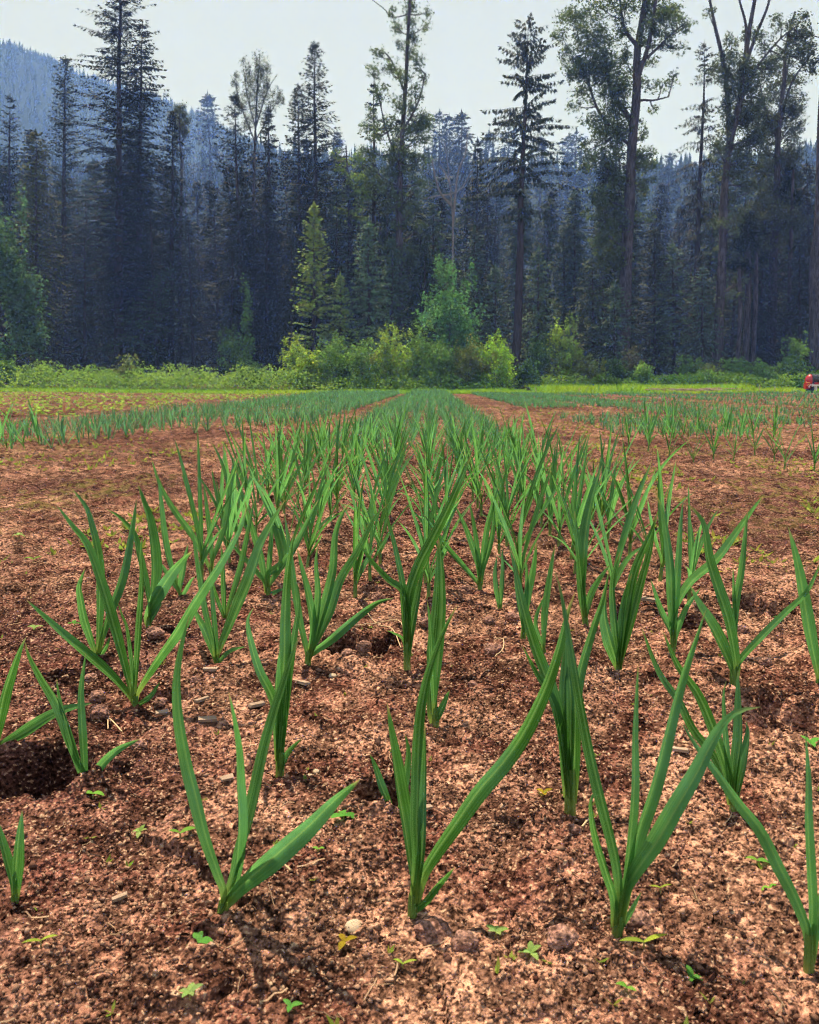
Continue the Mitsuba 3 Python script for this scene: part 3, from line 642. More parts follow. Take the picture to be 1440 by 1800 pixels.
for (px, py), r, lab in STONES:
    g = on_ground(px, py)
    m = np.dot(g - EYE, FWD) / F
    z = float(ground_z(g[0:1], g[1:2])[0])
    if r:
        v, f = lump(rng, r * m, 0.6, 2, 0.12)
        put(key_for('pebble'), mikit.ply((v + [g[0], g[1], z + r * m * .45], f), 'm_stone', smooth=True), lab, 'pebble')
    else:
        bx = trimesh.creation.box(extents=[rng.uniform(22, 32) * m, rng.uniform(8, 12) * m, 5 * m]).subdivide().subdivide()
        v = np.array(bx.vertices)
        v = v * (1 + 0.5 * (meshkit.noise(v * 90 + rng.uniform(0, 9, 3), 3) - .5))[:, None]
        a = rng.uniform(-.9, .9)
        R3 = np.array([[math.cos(a), -math.sin(a), 0], [math.sin(a), math.cos(a), 0], [0, 0, 1]])
        tilt = trimesh.transformations.rotation_matrix(rng.uniform(-.35, .35), [1, .3, 0])[:3, :3]
        put(key_for('wood_chip'), mikit.ply((v @ tilt.T @ R3.T + [g[0], g[1], z + 7 * m], np.array(bx.faces)), 'm_wood', smooth=False), lab, 'wood chip')

STRAWS = [([(640, 1092), (665, 1115), (690, 1128), (705, 1150)], 'pale curved root strand between the bushy plant and the tall centre plant'), ([(605, 1117), (650, 1114), (700, 1120), (712, 1135)], 'long thin pale root strand across the central hollow'), ([(630, 1160), (640, 1142), (655, 1148), (672, 1162)], 'thin pale looped root in the central hollow'), ([(870, 1172), (884, 1160), (884, 1140), (872, 1138)], 'short pale root bit beside the dark clod'), ([(190, 1283), (192, 1268), (215, 1295)], 'thin root strand below the V plant'), ([(1022, 1490), (1032, 1478), (1042, 1474)], 'curl of pale straw on the clod near the stout plant'), ([(480, 1550), (495, 1562), (512, 1575)], 'thin purple twig right of the front left plant')]
for pts, lab in STRAWS:
    g = on_ground(np.array([p[0] for p in pts]), np.array([p[1] for p in pts]))
    g[:, 2] = ground_z(g[:, 0], g[:, 1]) + 0.006
    P = spline(g, 16)
    P[:, 2] = np.maximum(P[:, 2], ground_z(P[:, 0], P[:, 1]) + 0.003)
    b = Buf(); b.tube(P, 0.0013, 5)
    put(key_for('root_strand'), b.ply('m_straw', True, False), lab, 'root strand')


def straw_bits():
    rng = np.random.default_rng(55)
    b = Buf()
    for _ in range(420):
        y = 0.55 * math.exp(rng.random() * math.log(4.0 / 0.55))
        x = rng.uniform(-1, 1) * (0.3 + 0.55 * y)
        a, L = rng.uniform(0, np.pi), rng.uniform(.008, .035)
        t = np.linspace(-.5, .5, 5)
        c = rng.normal(0, .25)
        px_, py_ = x + L * (t * math.cos(a) - c * t * t * math.sin(a)), y + L * (t * math.sin(a) + c * t * t * math.cos(a))
        z = ground_z(px_, py_)
        P = np.stack([px_, py_, np.maximum(z, z.mean()) + .002], -1)
        b.tube(P, rng.uniform(.0004, .0010), 3, np.array([.34, .24, .17]) * rng.uniform(.5, 1.3))
    return b.ply('m_crumb')


put('straw_bits', straw_bits(), 'scattered fine straw and root bits on the soil', 'straw bits', None, 'stuff')


def seedling(px, py, size, kind, lab, seed):
    rng = np.random.default_rng(seed)
    g = on_ground(px, py)
    m = np.dot(g - EYE, FWD) / F
    z = float(ground_z(g[0:1], g[1:2])[0])
    o = np.array([g[0], g[1], z])
    k = key_for('weed_seedling')
    put(k, None, lab, 'weed seedling')
    S = 1.05 * size * m
    n = {'pair': 2, 'three': 3, 'four': 5, 'blade': 2}[kind]
    col = {'pair': (0.18, 0.40, 0.07), 'three': (0.11, 0.34, 0.07), 'four': (0.27, 0.42, 0.14), 'blade': (0.32, 0.46, 0.07)}[kind]
    if 'yellow' in lab or 'olive' in lab:
        col = (0.34, 0.26, 0.03)
    if 'orange' in lab:
        col = (0.5, 0.22, 0.04)
    st = Buf(); st.tube(np.array([o - [0, 0, .004], o + [0, 0, S * .35]]), 0.0011, 5, (0.3, 0.25, 0.1))
    put(k + '__stem', st.ply('m_needle', True))
    a0 = rng.uniform(-.4, .4)
    for i in range(n):
        az = a0 + i * 2 * np.pi / n + rng.normal(0, .2)
        L = S * rng.uniform(.8, 1.15)
        el = rng.uniform(.25, .8)
        s = np.linspace(0, 1, 7)
        th = el - 0.7 * s * rng.uniform(.2, 1)
        P = o + [0, 0, S * .33] + np.stack([np.cos(az) * s * L * np.cos(th), np.sin(az) * s * L * np.cos(th), s * L * np.sin(th)], -1)
        W = L * (0.13 if kind == 'blade' else 0.27) * np.sin(np.pi * np.clip(s, 0.04, .985) ** .8) ** .7
        N = np.tile([-.3 * math.cos(az), -.3 * math.sin(az), 1.0], (7, 1))
        v, f, uv = leaf_mesh(P, W, unit(N), 3, 0.25)
        c = np.broadcast_to(vary(rng, 1, col, .2, .1), v.shape)
        put(k + '__leaf' if i == 0 else f'{k}__leaf_{i:03d}', mikit.ply((v, f), 'm_leaf', smooth=True, color=c))


SEED = [(164, 1415, 22, 'pair', 'bright two leaved weed seedling below the plant by the dark hollow'), (350, 1690, 36, 'three', 'deep green weed seedling below the front left plant'), (318, 1500, 24, 'pair', 'pale grey green weed seedling left of the front left plant'), (605, 1472, 26, 'three', 'lime weed seedling under the tip of the broad dark leaf'), (75, 1705, 34, 'blade', 'lime bladed weed at the lower left'), (1130, 1705, 42, 'blade', 'two bladed weed below the front right plant'), (1215, 1735, 24, 'three', 'small weed with rounded leaves low at right'), (932, 1718, 20, 'four', 'whitish rosette weed low right of centre'), (872, 1655, 18, 'four', 'tiny grey green rosette right of the grey clod'), (708, 1705, 22, 'blade', 'slender weed below the front centre plant'), (606, 1672, 22, 'three', 'olive yellow weed left of the front centre plant'), (246, 1466, 14, 'four', 'tiny rosette weed left of the front left plant'), (1330, 1535, 22, 'pair', 'weed seedling behind the slanting leaf at right'), (1352, 1582, 16, 'pair', 'lime seedling lying flat at right'), (955, 1412, 16, 'three', 'yellow brown weed left of the stout plant'), (1390, 1278, 20, 'pair', 'orange leaved seedling at the rim of the right hollow'), (1425, 1318, 18, 'three', 'pale weed at the right edge below the hollow'), (335, 1778, 22, 'four', 'weed cut by the bottom edge at left'), (512, 1790, 18, 'three', 'weed at the bottom edge left of centre'), (1100, 1790, 18, 'pair', 'weed at the bottom edge right of centre'), (58, 978, 16, 'pair', 'two leaved weed on the left path'), (62, 1112, 14, 'four', 'pale weed left of the slanting leaf'), (132, 1112, 12, 'three', 'weed beside the slanting leaf tip at left'), (1370, 1090, 14, 'three', 'bright weed under the far reaching right leaf'), (1262, 1005, 14, 'pair', 'yellow weed between plants at the right bed edge'), (1160, 1590, 18, 'blade', 'lime sliver weed beside the front right stem'), (560, 1538, 12, 'pair', 'tiny seedling between the two front plants'), (32, 945, 12, 'four', 'grey weed at the left edge on the path'), (880, 1640, 14, 'pair', 'seedling right of the large greyish clod')]
for i, s in enumerate(SEED):
    seedling(*s, 300 + i)


def weeds_stuff():
    rng = np.random.default_rng(21)
    b = Buf()
    N = 9000
    y = 2.6 * np.exp(rng.random(N) * math.log(40 / 2.6))
    x = rng.uniform(-1, 1, N) * (0.5 + 0.55 * y)
    q = np.stack([x * 1.9 + 11, y * 0.8, x * 0 + 4], -1)
    keep = (meshkit.fbm(q, 3, 2) > 0.53) & (np.abs(x) > 0.95)
    x, y = x[keep], y[keep]
    N = len(x)
    z = ground_z(x, y)
    x2 = rng.uniform(-1, 1, 170)
    y2 = .55 * np.exp(rng.random(170) * math.log(2.8 / .55))
    x, y = np.concatenate([x, x2 * (.3 + .55 * y2)]), np.concatenate([y, y2])
    z = ground_z(x, y)
    N = len(x)
    for k in range(4):
        az = rng.uniform(0, 2 * np.pi, N)
        L = np.where(y < 2.8, rng.uniform(.003, .011, N), rng.uniform(0.012, 0.035, N) * (1 + y / 25))
        d = np.stack([np.cos(az), np.sin(az), rng.uniform(.2, 1.1, N)], -1)
        p = np.stack([x, y, z], -1)
        w = np.stack([-np.sin(az), np.cos(az), np.zeros(N)], -1) * (L * 0.22)[:, None]
        b.kites(p, p + d * L[:, None], w, vary(rng, N, (0.20, 0.26, 0.05), .35, .2))
    return b.ply('m_leaf')


put('weeds', weeds_stuff(), 'small yellow green weeds over the bare paths', 'weeds', None, 'stuff')


def crop_rows():
    rng = np.random.default_rng(31)
    b = Buf()
    pts = []
    for y in np.arange(15.5, 45, 1.9):
        x = -6.6 - rng.uniform(0, .3)
        lim = -1.05 * y - 4
        while x > lim:
            if meshkit.noise(np.array([x * .3, y * .4, 1.0])) > 0.25:
                pts.append((x + rng.normal(0, .06), y + rng.normal(0, .12)))
            x -= rng.uniform(.22, .42)
    P = np.array(pts)
    z = ground_z(P[:, 0], P[:, 1])
    n = 9
    base = np.repeat(np.column_stack([P, z]), n, 0)
    M = len(base)
    az = rng.uniform(0, 2 * np.pi, M)
    r = rng.uniform(.02, .10, M)
    p0 = base + np.stack([np.cos(az) * r, np.sin(az) * r, rng.uniform(.02, .10, M)], -1)
    d = np.stack([np.cos(az), np.sin(az), rng.uniform(-.2, .7, M)], -1) * rng.uniform(.06, .12, M)[:, None]
    w = np.stack([-np.sin(az), np.cos(az), rng.uniform(-.3, .3, M)], -1) * rng.uniform(.03, .055, M)[:, None]
    b.kites(p0, p0 + d, w, vary(rng, M, (0.22, 0.34, 0.065), .4, .15))
    return b.ply('m_leaf')


put('crop_rows', crop_rows(), 'low lime green crop rows on dark soil at the far left of the field', 'crop rows', None, 'stuff')


# ------------------------------------------------------------------ field edge: grass, undergrowth, shrubs
def grass():
    rng = np.random.default_rng(41)
    b = Buf()
    N = 52000
    x = rng.uniform(-40, 40, N)
    y = rng.uniform(47.3, 53.5, N) - 0.02 * np.abs(x)
    tall = np.clip(meshkit.fbm(np.stack([x * .25, y * .3, x * 0], -1), 3, 4) * 2 - .75, 0, 1)
    px_right = (x > 6) & (x < 19)
    tall = np.where(px_right & (y > 48.6), np.maximum(tall, .75), tall * .5)
    L = rng.uniform(.10, .22, N) + tall * rng.uniform(.12, .55, N) * np.clip((y - 47.6), 0, 1)
    z = ground_z(x, y)
    az = rng.uniform(0, 2 * np.pi, N)
    p = np.stack([x, y, z], -1)
    ln = rng.uniform(.2, 1.0, N)
    d = np.stack([np.cos(az) * ln, np.sin(az) * ln, np.ones(N)], -1) * L[:, None]
    w = np.stack([-np.sin(az), np.cos(az), np.zeros(N)], -1) * rng.uniform(.018, .035, N)[:, None]
    hue = meshkit.noise(np.stack([x * .35, y * .4, x * 0 + 7], -1), 9)[:, None]
    col = vary(rng, N, (1, 1, 1), .25, .12) * ((1 - hue) * np.array([.33, .48, .035]) + hue * np.array([.17, .40, .05]))
    b.kites(p, p + d, w, col)
    return b.ply('m_leaf')


put('grass', grass(), 'bright green grass verge between field and forest', 'grass', None, 'stuff')


def leaf_cloud(b, rng, centre, radii, n, size, col, droop=0.25, amt=.35, clumps=10, shell=.0):
    """n leaves in clumps spread through an ellipsoid."""
    cc = rng.normal(0, 1, (clumps, 3))
    cc = unit(cc) * rng.uniform(.25 + shell, 1, (clumps, 1)) ** .6 * np.asarray(radii)
    k = rng.integers(clumps, size=n)
    tone = rng.uniform(.5, 1.5, clumps)[k][:, None]
    rr = np.asarray(radii) * rng.uniform(.24, .55, (clumps, 1))[k]
    p = np.asarray(centre) + cc[k] + np.clip(rng.normal(0, .62, (n, 3)), -1.5, 1.5) * rr
    az = rng.uniform(0, 2 * np.pi, n)
    d = np.stack([np.cos(az), np.sin(az), rng.uniform(-.6, .35, n) - droop], -1)
    d = unit(d) * (size * rng.uniform(.7, 1.3, n))[:, None]
    up = unit(np.stack([rng.normal(0, 1, n), rng.normal(0, 1, n) - .5, np.full(n, .8)], -1))
    w = unit(np.cross(d, up)) * (np.linalg.norm(d, axis=1) * rng.uniform(.28, .45, n))[:, None]
    b.kites(p, p + d, w, vary(rng, n, col, amt, .12) * tone, sag=0.08 * size)
    return cc + np.asarray(centre)


def shrub(px, top_py, base_py, half_px, Y, col, lab, seed, name='shrub', cat='shrub', group=None, leaf=0.13, n=1500, conical=False):
    rng = np.random.default_rng(seed)
    b0 = at_y(px, base_py, Y)
    b0[2] = float(ground_z(np.array([b0[0]]), np.array([b0[1]]))[0])
    H = at_y(px, top_py, Y)[2] - b0[2]
    R = half_px * Y / F
    k = key_for(name)
    put(k, None, lab, cat, group)
    b = Buf()
    s = Buf()
    ns = 7
    lobes = 5 + int(R * 2)
    if conical:
        lobes += 7
    for i in range(lobes):
        f = (i + .5) / lobes if not conical else rng.uniform(.02, .98)
        hz = H * (.18 + .66 * f) * (1 if not conical else 1)
        az = rng.uniform(0, 2 * np.pi)
        wr = R * (1 - f * (0.7 if conical else .45)) * rng.uniform(.35, 1.0)
        c = b0 + [math.cos(az) * wr * .8, math.sin(az) * wr * .6, hz]
        rad = np.array([R * .5, R * .45, H * (.13 if H > 4 else .22)]) * rng.uniform(.6, 1.1) * (1 - .4 * f * conical)
        leaf_cloud(b, rng, c, rad * 1.15, int(1.7 * n) // lobes, leaf * 1.2, col, clumps=16)
        mid = b0 + (c - b0) * [.35, .35, .6]
        s.tube(spline(np.stack([b0 + rng.normal(0, .05, 3) * [1, 1, 0], mid, c]), 6), np.linspace(.03, .008, 6), 4)
    # leader sprigs break the outline
    for i in range(16):
        a = rng.uniform(0, 2 * np.pi)
        q = b0 + [math.cos(a) * R * rng.uniform(0, .8) * (.4 if conical else 1), math.sin(a) * R * .5, H * rng.uniform(.75, 1.12)]
        leaf_cloud(b, rng, q, [R * .10 + .05, R * .10 + .05, H * .15], max(14, n // 45), leaf, col, clumps=4)
    put(k + '__foliage', b.ply('m_leaf'))
    put(k + '__stems', s.ply('m_bark', False, False))
    return k


LIME, MIDG, DARKG, OLIVE, BLUEG = (.27, .40, .06), (.15, .28, .06), (.055, .12, .04), (.19, .24, .06), (.11, .26, .085)
g1 = 'shrubs along the field edge'
SH = [(15, 636, 686, 34, 53, MIDG, 'small dark spiky bush at the left edge of the verge'), (540, 622, 682, 34, 53, LIME, 'yellow green shrub at the left end of the tall shrub bank'), (590, 598, 684, 38, 53, MIDG, 'tall leafy shrub, second from the left in the shrub bank'), (640, 606, 684, 36, 52.5, MIDG, 'rounded green shrub left of centre in the bank'), (690, 590, 684, 40, 53, LIME, 'bright shrub in the middle of the bank left of the bed end'), (735, 582, 684, 36, 53.5, MIDG, 'tallest green shrub straight beyond the middle bed'), (775, 612, 684, 36, 52.5, MIDG, 'dense green shrub just right of the bed end'), (822, 606, 684, 34, 53, OLIVE, 'olive shrub between the bed end and the bare trunk'), (872, 604, 684, 34, 52.5, (.27, .46, .04), 'vivid lime shrub left of the bare hemlock trunk'), (925, 640, 684, 30, 53.5, DARKG, 'low dark shrub at the foot of the bare trunk'), (948, 600, 676, 34, 56, DARKG, 'dark shrub right of the bare trunk'), (995, 574, 672, 40, 56, LIME, 'tall lime shrub with a loose top right of the bare trunk'), (1040, 632, 676, 36, 55, OLIVE, 'grey green shrub right of the tall lime one'), (1085, 640, 674, 30, 55, DARKG, 'dark small leaved shrub below the big cottonwood'), (1105, 622, 672, 20, 56, (.10, .11, .07), 'thin greyish sprig bush below the big cottonwood'), (1128, 642, 676, 24, 54.5, MIDG, 'small rounded light green bush at right'),
      (1215, 634, 670, 36, 57, MIDG, 'green bush left of the second cottonwood trunk'), (1245, 646, 672, 30, 56, OLIVE, 'low bush at the foot of the second cottonwood'), (1300, 634, 672, 42, 57, MIDG, 'broad bush between the right trunks'), (1350, 642, 674, 40, 56, MIDG, 'low spreading bush under the third cottonwood'), (1400, 640, 676, 40, 56, DARKG, 'dark bush left of the red machine'), (1395, 600, 660, 30, 62, MIDG, 'tall pale bush beside the right edge trunk'), (440, 640, 684, 30, 54, DARKG, 'dark low bush left of the shrub bank'), (408, 588, 676, 36, 60, DARKG, 'shadowed young bush against the dark forest'), (225, 632, 684, 22, 54, OLIVE, 'small upright sprig bush on the left verge'), (1180, 662, 684, 26, 53, (.10, .22, .03), 'low bright tuft bush near the brush pile'), (1420, 668, 690, 30, 52, (.07, .18, .03), 'leafy low bush in front of the red machine')]
for i, s in enumerate(SH):
    shrub(*s[:6], s[6], 500 + i, group=g1, n=1300 if s[3] > 28 else 700, leaf=.14 if s[5] is LIME else .12)
for i in range(9):
    shrub(518 + 43 * i, 606 + (i * 37) % 19, 680, 32, 54.6, (LIME, MIDG, MIDG, OLIVE, LIME)[i % 5], f'leafy thicket shrub standing {ORD[i]} from the left in the rear of the shrub bank', 620 + i, group='thicket behind the shrub bank', n=1000, leaf=.15)
shrub(788, 492, 672, 66, 56, BLUEG, 'bright green bushy young broadleaf tree beyond the middle bed', 560, 'young_tree', 'tree', None, .16, 3800)
shrub(28, 395, 668, 56, 58, (.085, .17, .065), 'leafy maple lit on its right side at the left edge', 561, 'young_tree', 'tree', None, .20, 3600)
shrub(440, 520, 664, 16, 64, MIDG, 'small sunlit sapling in front of the dark forest left of centre', 562, 'young_tree', 'tree', None, .16, 420)


def undergrowth():
    rng = np.random.default_rng(61)
    b = Buf()
    N = 42000
    x = rng.uniform(-36, 34, N)
    y = 50.6 + 4.6 * rng.random(N) + np.where(x > 4, 2.0, 0)
    lump_ = np.clip(meshkit.fbm(np.stack([x * .9, y * .9, x * 0], -1), 3, 6) * 1.9 - .35, 0, 1.2)
    H = np.where(x < -7, .55 + 1.15 * lump_, .35 + .8 * lump_) * np.clip((y - 50.2) / 1.2, .25, 1)
    z = ground_z(x, y) + H * rng.random(N) ** .55
    az = rng.uniform(0, 2 * np.pi, N)
    sz = rng.uniform(.09, .2, N)
    p = np.stack([x, y, z], -1)
    d = unit(np.stack([np.cos(az), np.sin(az), rng.uniform(-1.2, .8, N)], -1)) * sz[:, None]
    w = unit(np.cross(d, np.stack([rng.normal(0, 1, N), rng.normal(0, 1, N), np.full(N, .8)], -1))) * (sz * .42)[:, None]
    hue = np.clip(meshkit.fbm(np.stack([x * .3, y * .3, x * 0 + 3], -1), 2, 8) * 1.6 - .3, 0, 1)[:, None]
    left = (x < -6)[:, None]
    ca = np.where(left, [.27, .43, .085], [.20, .36, .06])
    cb = np.where(left, [.19, .35, .07], [.09, .21, .045])
    b.kites(p, p + d, w, vary(rng, N, (1, 1, 1), .3, .12) * (ca * (1 - hue) + cb * hue), sag=.015)
    return b.ply('m_leaf')


put('undergrowth', undergrowth(), 'knee high leafy undergrowth along the forest edge', 'undergrowth', None, 'stuff')


# ------------------------------------------------------------------ conifers
def conifer(seed, H, R, cb=.08, droop=.25, rise=.15, spacing=.40, whorl=6, frond=.62, hang=.2, dens=1.0, ragged=.35, col=(.030, .052, .026), power=.8, lean=(0, 0), trunk_r=None, k_step=.30, width=.085, side=None, gaps=.0, stubs=0):
    """Trunk mesh and crown mesh of one conifer with its foot at the origin."""
    rng = np.random.default_rng(seed)
    tr, cr = Buf(), Buf()
    trunk_r = trunk_r or 0.011 * H + .04
    zz = np.linspace(0, H, 14)
    wob = np.cumsum(rng.normal(0, .0035 * H, (14, 2)), 0) * .5
    tx = lean[0] * (zz / H) ** 1.2 + wob[:, 0]
    ty = lean[1] * (zz / H) + wob[:, 1]
    tr.tube(np.stack([tx, ty, zz - .3], -1), trunk_r * (1 - zz / H) ** .8 + .012, 8)
    B, D, W, C = [], [], [], []
    z = H * cb
    while z < H * .992:
        t = (z - H * cb) / (H * (1 - cb))
        prof = ((1 - t) ** power + .35 * (1 - t) ** .4) / 1.35 * min(1, .5 + 2.6 * t)
        if gaps and rng.random() < gaps:
            z += spacing * rng.uniform(.5, 1.2)
            continue
        for i in range(whorl):
            az = rng.uniform(0, 2 * np.pi)
            L = 1.22 * R * prof * (1 - ragged + 1.5 * ragged * rng.random())
            if side is not None:
                L *= 1 + side * math.cos(az)
            if L < .12 or rng.random() > dens:
                continue
            k = max(3, int(L / k_step))
            s = (np.arange(k) + 1) / k
            dh = np.array([math.cos(az), math.sin(az), 0])
            ph = np.array([-dh[1], dh[0], 0])
            r = rise + .8 * t ** 2
            o = np.array([np.interp(z, zz, tx), np.interp(z, zz, ty), z])
            dz = L * (r * s - (droop * 1.4) * s ** 2 + .14 * droop * s ** 6)
            p = o + dh * (L * s)[:, None] + np.array([0, 0, 1]) * dz[:, None]
            if L > .8:
                tr.tube(np.vstack([o, p[k // 2], p[-1]]), np.array([.012 + .006 * L, .007 + .003 * L, .004]), 3)
            fl = frond * (1.05 - .55 * s) * min(1, .45 + L / 3) * rng.uniform(.75, 1.25, k)
            for sg in (-1, 1):
                keep = rng.random(k) < .93
                d = dh * .62 + sg * ph * .72 + np.stack([rng.normal(0, .18, k), rng.normal(0, .18, k), -hang - .25 * droop + rng.normal(0, .16, k)], -1)
                d = unit(d) * fl[:, None]
                B.append(p[keep]); D.append(d[keep])
            if hang > .5:
                d = np.stack([rng.normal(0, .15, k), rng.normal(0, .15, k), -np.ones(k)], -1) * (fl * .9)[:, None]
                B.append(p); D.append(d)
            B.append(p[-1:]); D.append((dh * .8 + [0, 0, -.25 * droop])[None] * frond * .6)
        z += spacing * rng.uniform(.6, 1.3) * (1 - .45 * t)
    for i in range(5):
        B.append(np.array([[tx[-1], ty[-1], H * .985]])); a = i * 1.3
        D.append(np.array([[math.cos(a) * .25, math.sin(a) * .25, .25]]))
    B.append(np.array([[tx[-1], ty[-1], H * .985]])); D.append(np.array([[0, 0, .6]]))
    B, D = np.vstack(B), np.vstack(D)
    n = len(B)
    up = unit(np.stack([rng.normal(0, .45, n), rng.normal(0, .45, n), np.ones(n)], -1))
    Wd = unit(np.cross(D, up)) * (width * rng.uniform(.6, 1.3, n))[:, None]
    c = vary(rng, n, col, .4, .15)
    cr.kites(B, B + D, Wd, c, sag=.03)
    for i in range(stubs):
        z = H * rng.uniform(.05, cb + .12)
        az = rng.uniform(0, 2 * np.pi)
        L = rng.uniform(.4, 1.8)
        o = np.array([np.interp(z, zz, tx), np.interp(z, zz, ty), z])
        e = o + [math.cos(az) * L, math.sin(az) * L, -rng.uniform(.1, .6) * L]
        tr.tube(spline(np.stack([o, o * .5 + e * .5 + [0, 0, .12], e]), 5), np.linspace(.025, .008, 5), 3)
    return tr, cr


def place_tree(name, tr, cr, foot, lab, cat, group=None, rot=0, sc=1.0, bark='m_dark_bark', leaf='m_needle'):
    k = key_for(name)
    put(k, None, lab, cat, group)
    m = T().translate([float(v) for v in foot]).rotate([0, 0, 1], float(rot)).scale([float(sc)] * 3)
    a = tr if isinstance(tr, dict) else tr.ply(bark, True, False)
    b = cr if isinstance(cr, dict) else cr.ply(leaf)
    put(k + '__trunk', {**a, 'to_world': m})
    put(k + '__crown', {**b, 'to_world': m})
    return a, b


def foot_of(px, py, Y):
    p = at_y(px, py, Y)
    p[2] = float(ground_z(np.array([p[0]]), np.array([p[1]]))[0])
    return p


def con(seed, apex, foot_px, Y, half_px, lab, **kw):
    f = foot_of(foot_px, 655, Y)
    top = at_y(apex[0], apex[1], Y)
    H = top[2] - f[2]
    tr, cr = conifer(seed, H, half_px * Y / F, lean=(top[0] - f[0], 0), **kw)
    place_tree(kw.pop('name', 'conifer'), tr, cr, f, lab, 'conifer tree', None)


DK, PUR, GRN = (.017, .027, .017), (.022, .027, .020), (.030, .054, .024)
con(1, (212, -120), 208, 70.4, 104, 'tallest dark fir at left whose top leaves the frame', cb=.12, ragged=.65, spacing=.42, droop=.22, frond=.62, whorl=6, gaps=.12, k_step=.26, width=.075, col=DK)
con(2, (246, 42), 244, 72.6, 80, 'dark fir joined to the right of the tallest left fir', cb=.12, ragged=.45, droop=.35, hang=.35, spacing=.46, col=DK)
con(3, (114, 98), 118, 79.2, 34, 'narrow columnar spruce standing alone left of the tallest fir', cb=.05, power=.42, ragged=.25, spacing=.42, droop=.18, rise=.3, frond=.55, k_step=.26, width=.07, col=(.03, .046, .03))
con(4, (20, 166), 22, 85.8, 46, 'sparse spired spruce near the left edge', cb=.05, ragged=.5, gaps=.15, col=DK)
con(5, (66, 232), 66, 68.2, 52, 'rounded olive cedar near the left edge', cb=.02, power=.55, droop=.4, hang=.4, col=(.062, .078, .026), spacing=.36)
con(6, (303, 192), 300, 72.6, 42, 'thin dark spire right of the tall fir pair', cb=.05, ragged=.4, droop=.4, col=DK)
con(7, (420, 168), 424, 69.3, 66, 'dark spruce with wide left boughs left of centre', cb=.05, ragged=.45, spacing=.48, droop=.1, rise=.18, frond=.65, gaps=.1, k_step=.26, width=.075, col=DK)
con(8, (477, 188), 478, 72.6, 40, 'droopy conifer right of the wide boughed spruce', cb=.05, droop=.45, hang=.5, col=PUR)
con(9, (557, 70), 558, 70.4, 84, 'tall pointed spruce left of centre against the sky', cb=.04, ragged=.42, spacing=.42, droop=.18, rise=.12, frond=.58, gaps=.06, k_step=.26, width=.07, col=DK, power=1.0)
con(10, (529, 150), 531, 73.7, 54, 'shorter spruce leaning close on the left of the pointed spruce', cb=.04, ragged=.4, droop=.25, col=DK)
con(11, (655, 146), 652, 72.6, 40, 'ragged dark conifer left of the slim central cottonwood', cb=.05, ragged=.55, gaps=.2, spacing=.6, col=DK)
con(12, (931, 30), 905, 63.8, 86, 'lone hemlock with hanging sprays and a long bare lower trunk', cb=.47, ragged=.42, spacing=.62, whorl=5, droop=.2, rise=.08, hang=1.0, frond=.60, width=.085, gaps=.08, power=.62, col=(.022, .036, .022), trunk_r=.36, stubs=26, k_step=.24)
con(13, (1228, 72), 1214, 74.8, 60, 'sparse half bare conifer with curved boughs left of the second cottonwood', cb=.1, ragged=.5, spacing=.55, whorl=4, droop=.55, rise=.3, hang=.7, frond=.6, width=.055, gaps=.1, col=(.045, .048, .030), power=.7)
con(14, (838, 246), 838, 79.2, 34, 'dark spruce between the pale snag and the hemlock', cb=.03, col=DK)
con(15, (552, 362), 553, 62.7, 42, 'sunlit yellow green young spruce left of centre', cb=.1, col=(.25, .35, .07), spacing=.30, frond=.5, width=.13, ragged=.35, droop=.12, rise=.25, gaps=.1, k_step=.3)
con(16, (648, 392), 648, 63.3, 54, 'grey green drooping young hemlock behind the shrub bank', cb=.02, col=(.105, .18, .085), spacing=.28, frond=.5, width=.10, droop=.35, hang=.35, k_step=.28)
con(17, (600, 486), 600, 62.2, 34, 'young cedar with lime tips left of the grey green hemlock', cb=.02, col=(.18, .27, .06), spacing=.25, frond=.42, width=.10, droop=.3, hang=.4, k_step=.26)
con(18, (1040, 455), 1042, 66.0, 60, 'dull green drooping young conifer left of the big cottonwood trunk', cb=.02, col=(.052, .078, .036), droop=.4, hang=.4, spacing=.32, frond=.6, k_step=.32)
con(19, (1150, 400), 1150, 69.3, 52, 'young dark fir with level boughs right of the big cottonwood trunk', cb=.02, col=(.034, .05, .034), droop=.15, spacing=.45)
con(20, (1420, 285), 1428, 72.6, 64, 'grey purple drooping conifer at the right edge', cb=.02, col=(.04, .045, .036), droop=.6, hang=.5, ragged=.45)
con(21, (300, 470), 220, 66.0, 60, 'small shadowed conifer at the foot of the left forest', cb=.02, col=GRN, droop=.3)
con(22, (990, 395), 992, 72.6, 42, 'pale hazy young conifer in the gap right of the hemlock', cb=.02, col=(.05, .085, .05), droop=.2)
con(23, (700, 210), 705, 81.4, 44, 'dark conifer hidden behind the slim central cottonwood', cb=.03, col=DK)
con(24, (1090, 236), 1085, 81.4, 60, 'dark conifer behind the big cottonwood', cb=.03, col=DK)
con(25, (745, 430), 745, 67.1, 40, 'dark young conifer behind the blue green young tree', cb=.02, col=GRN)

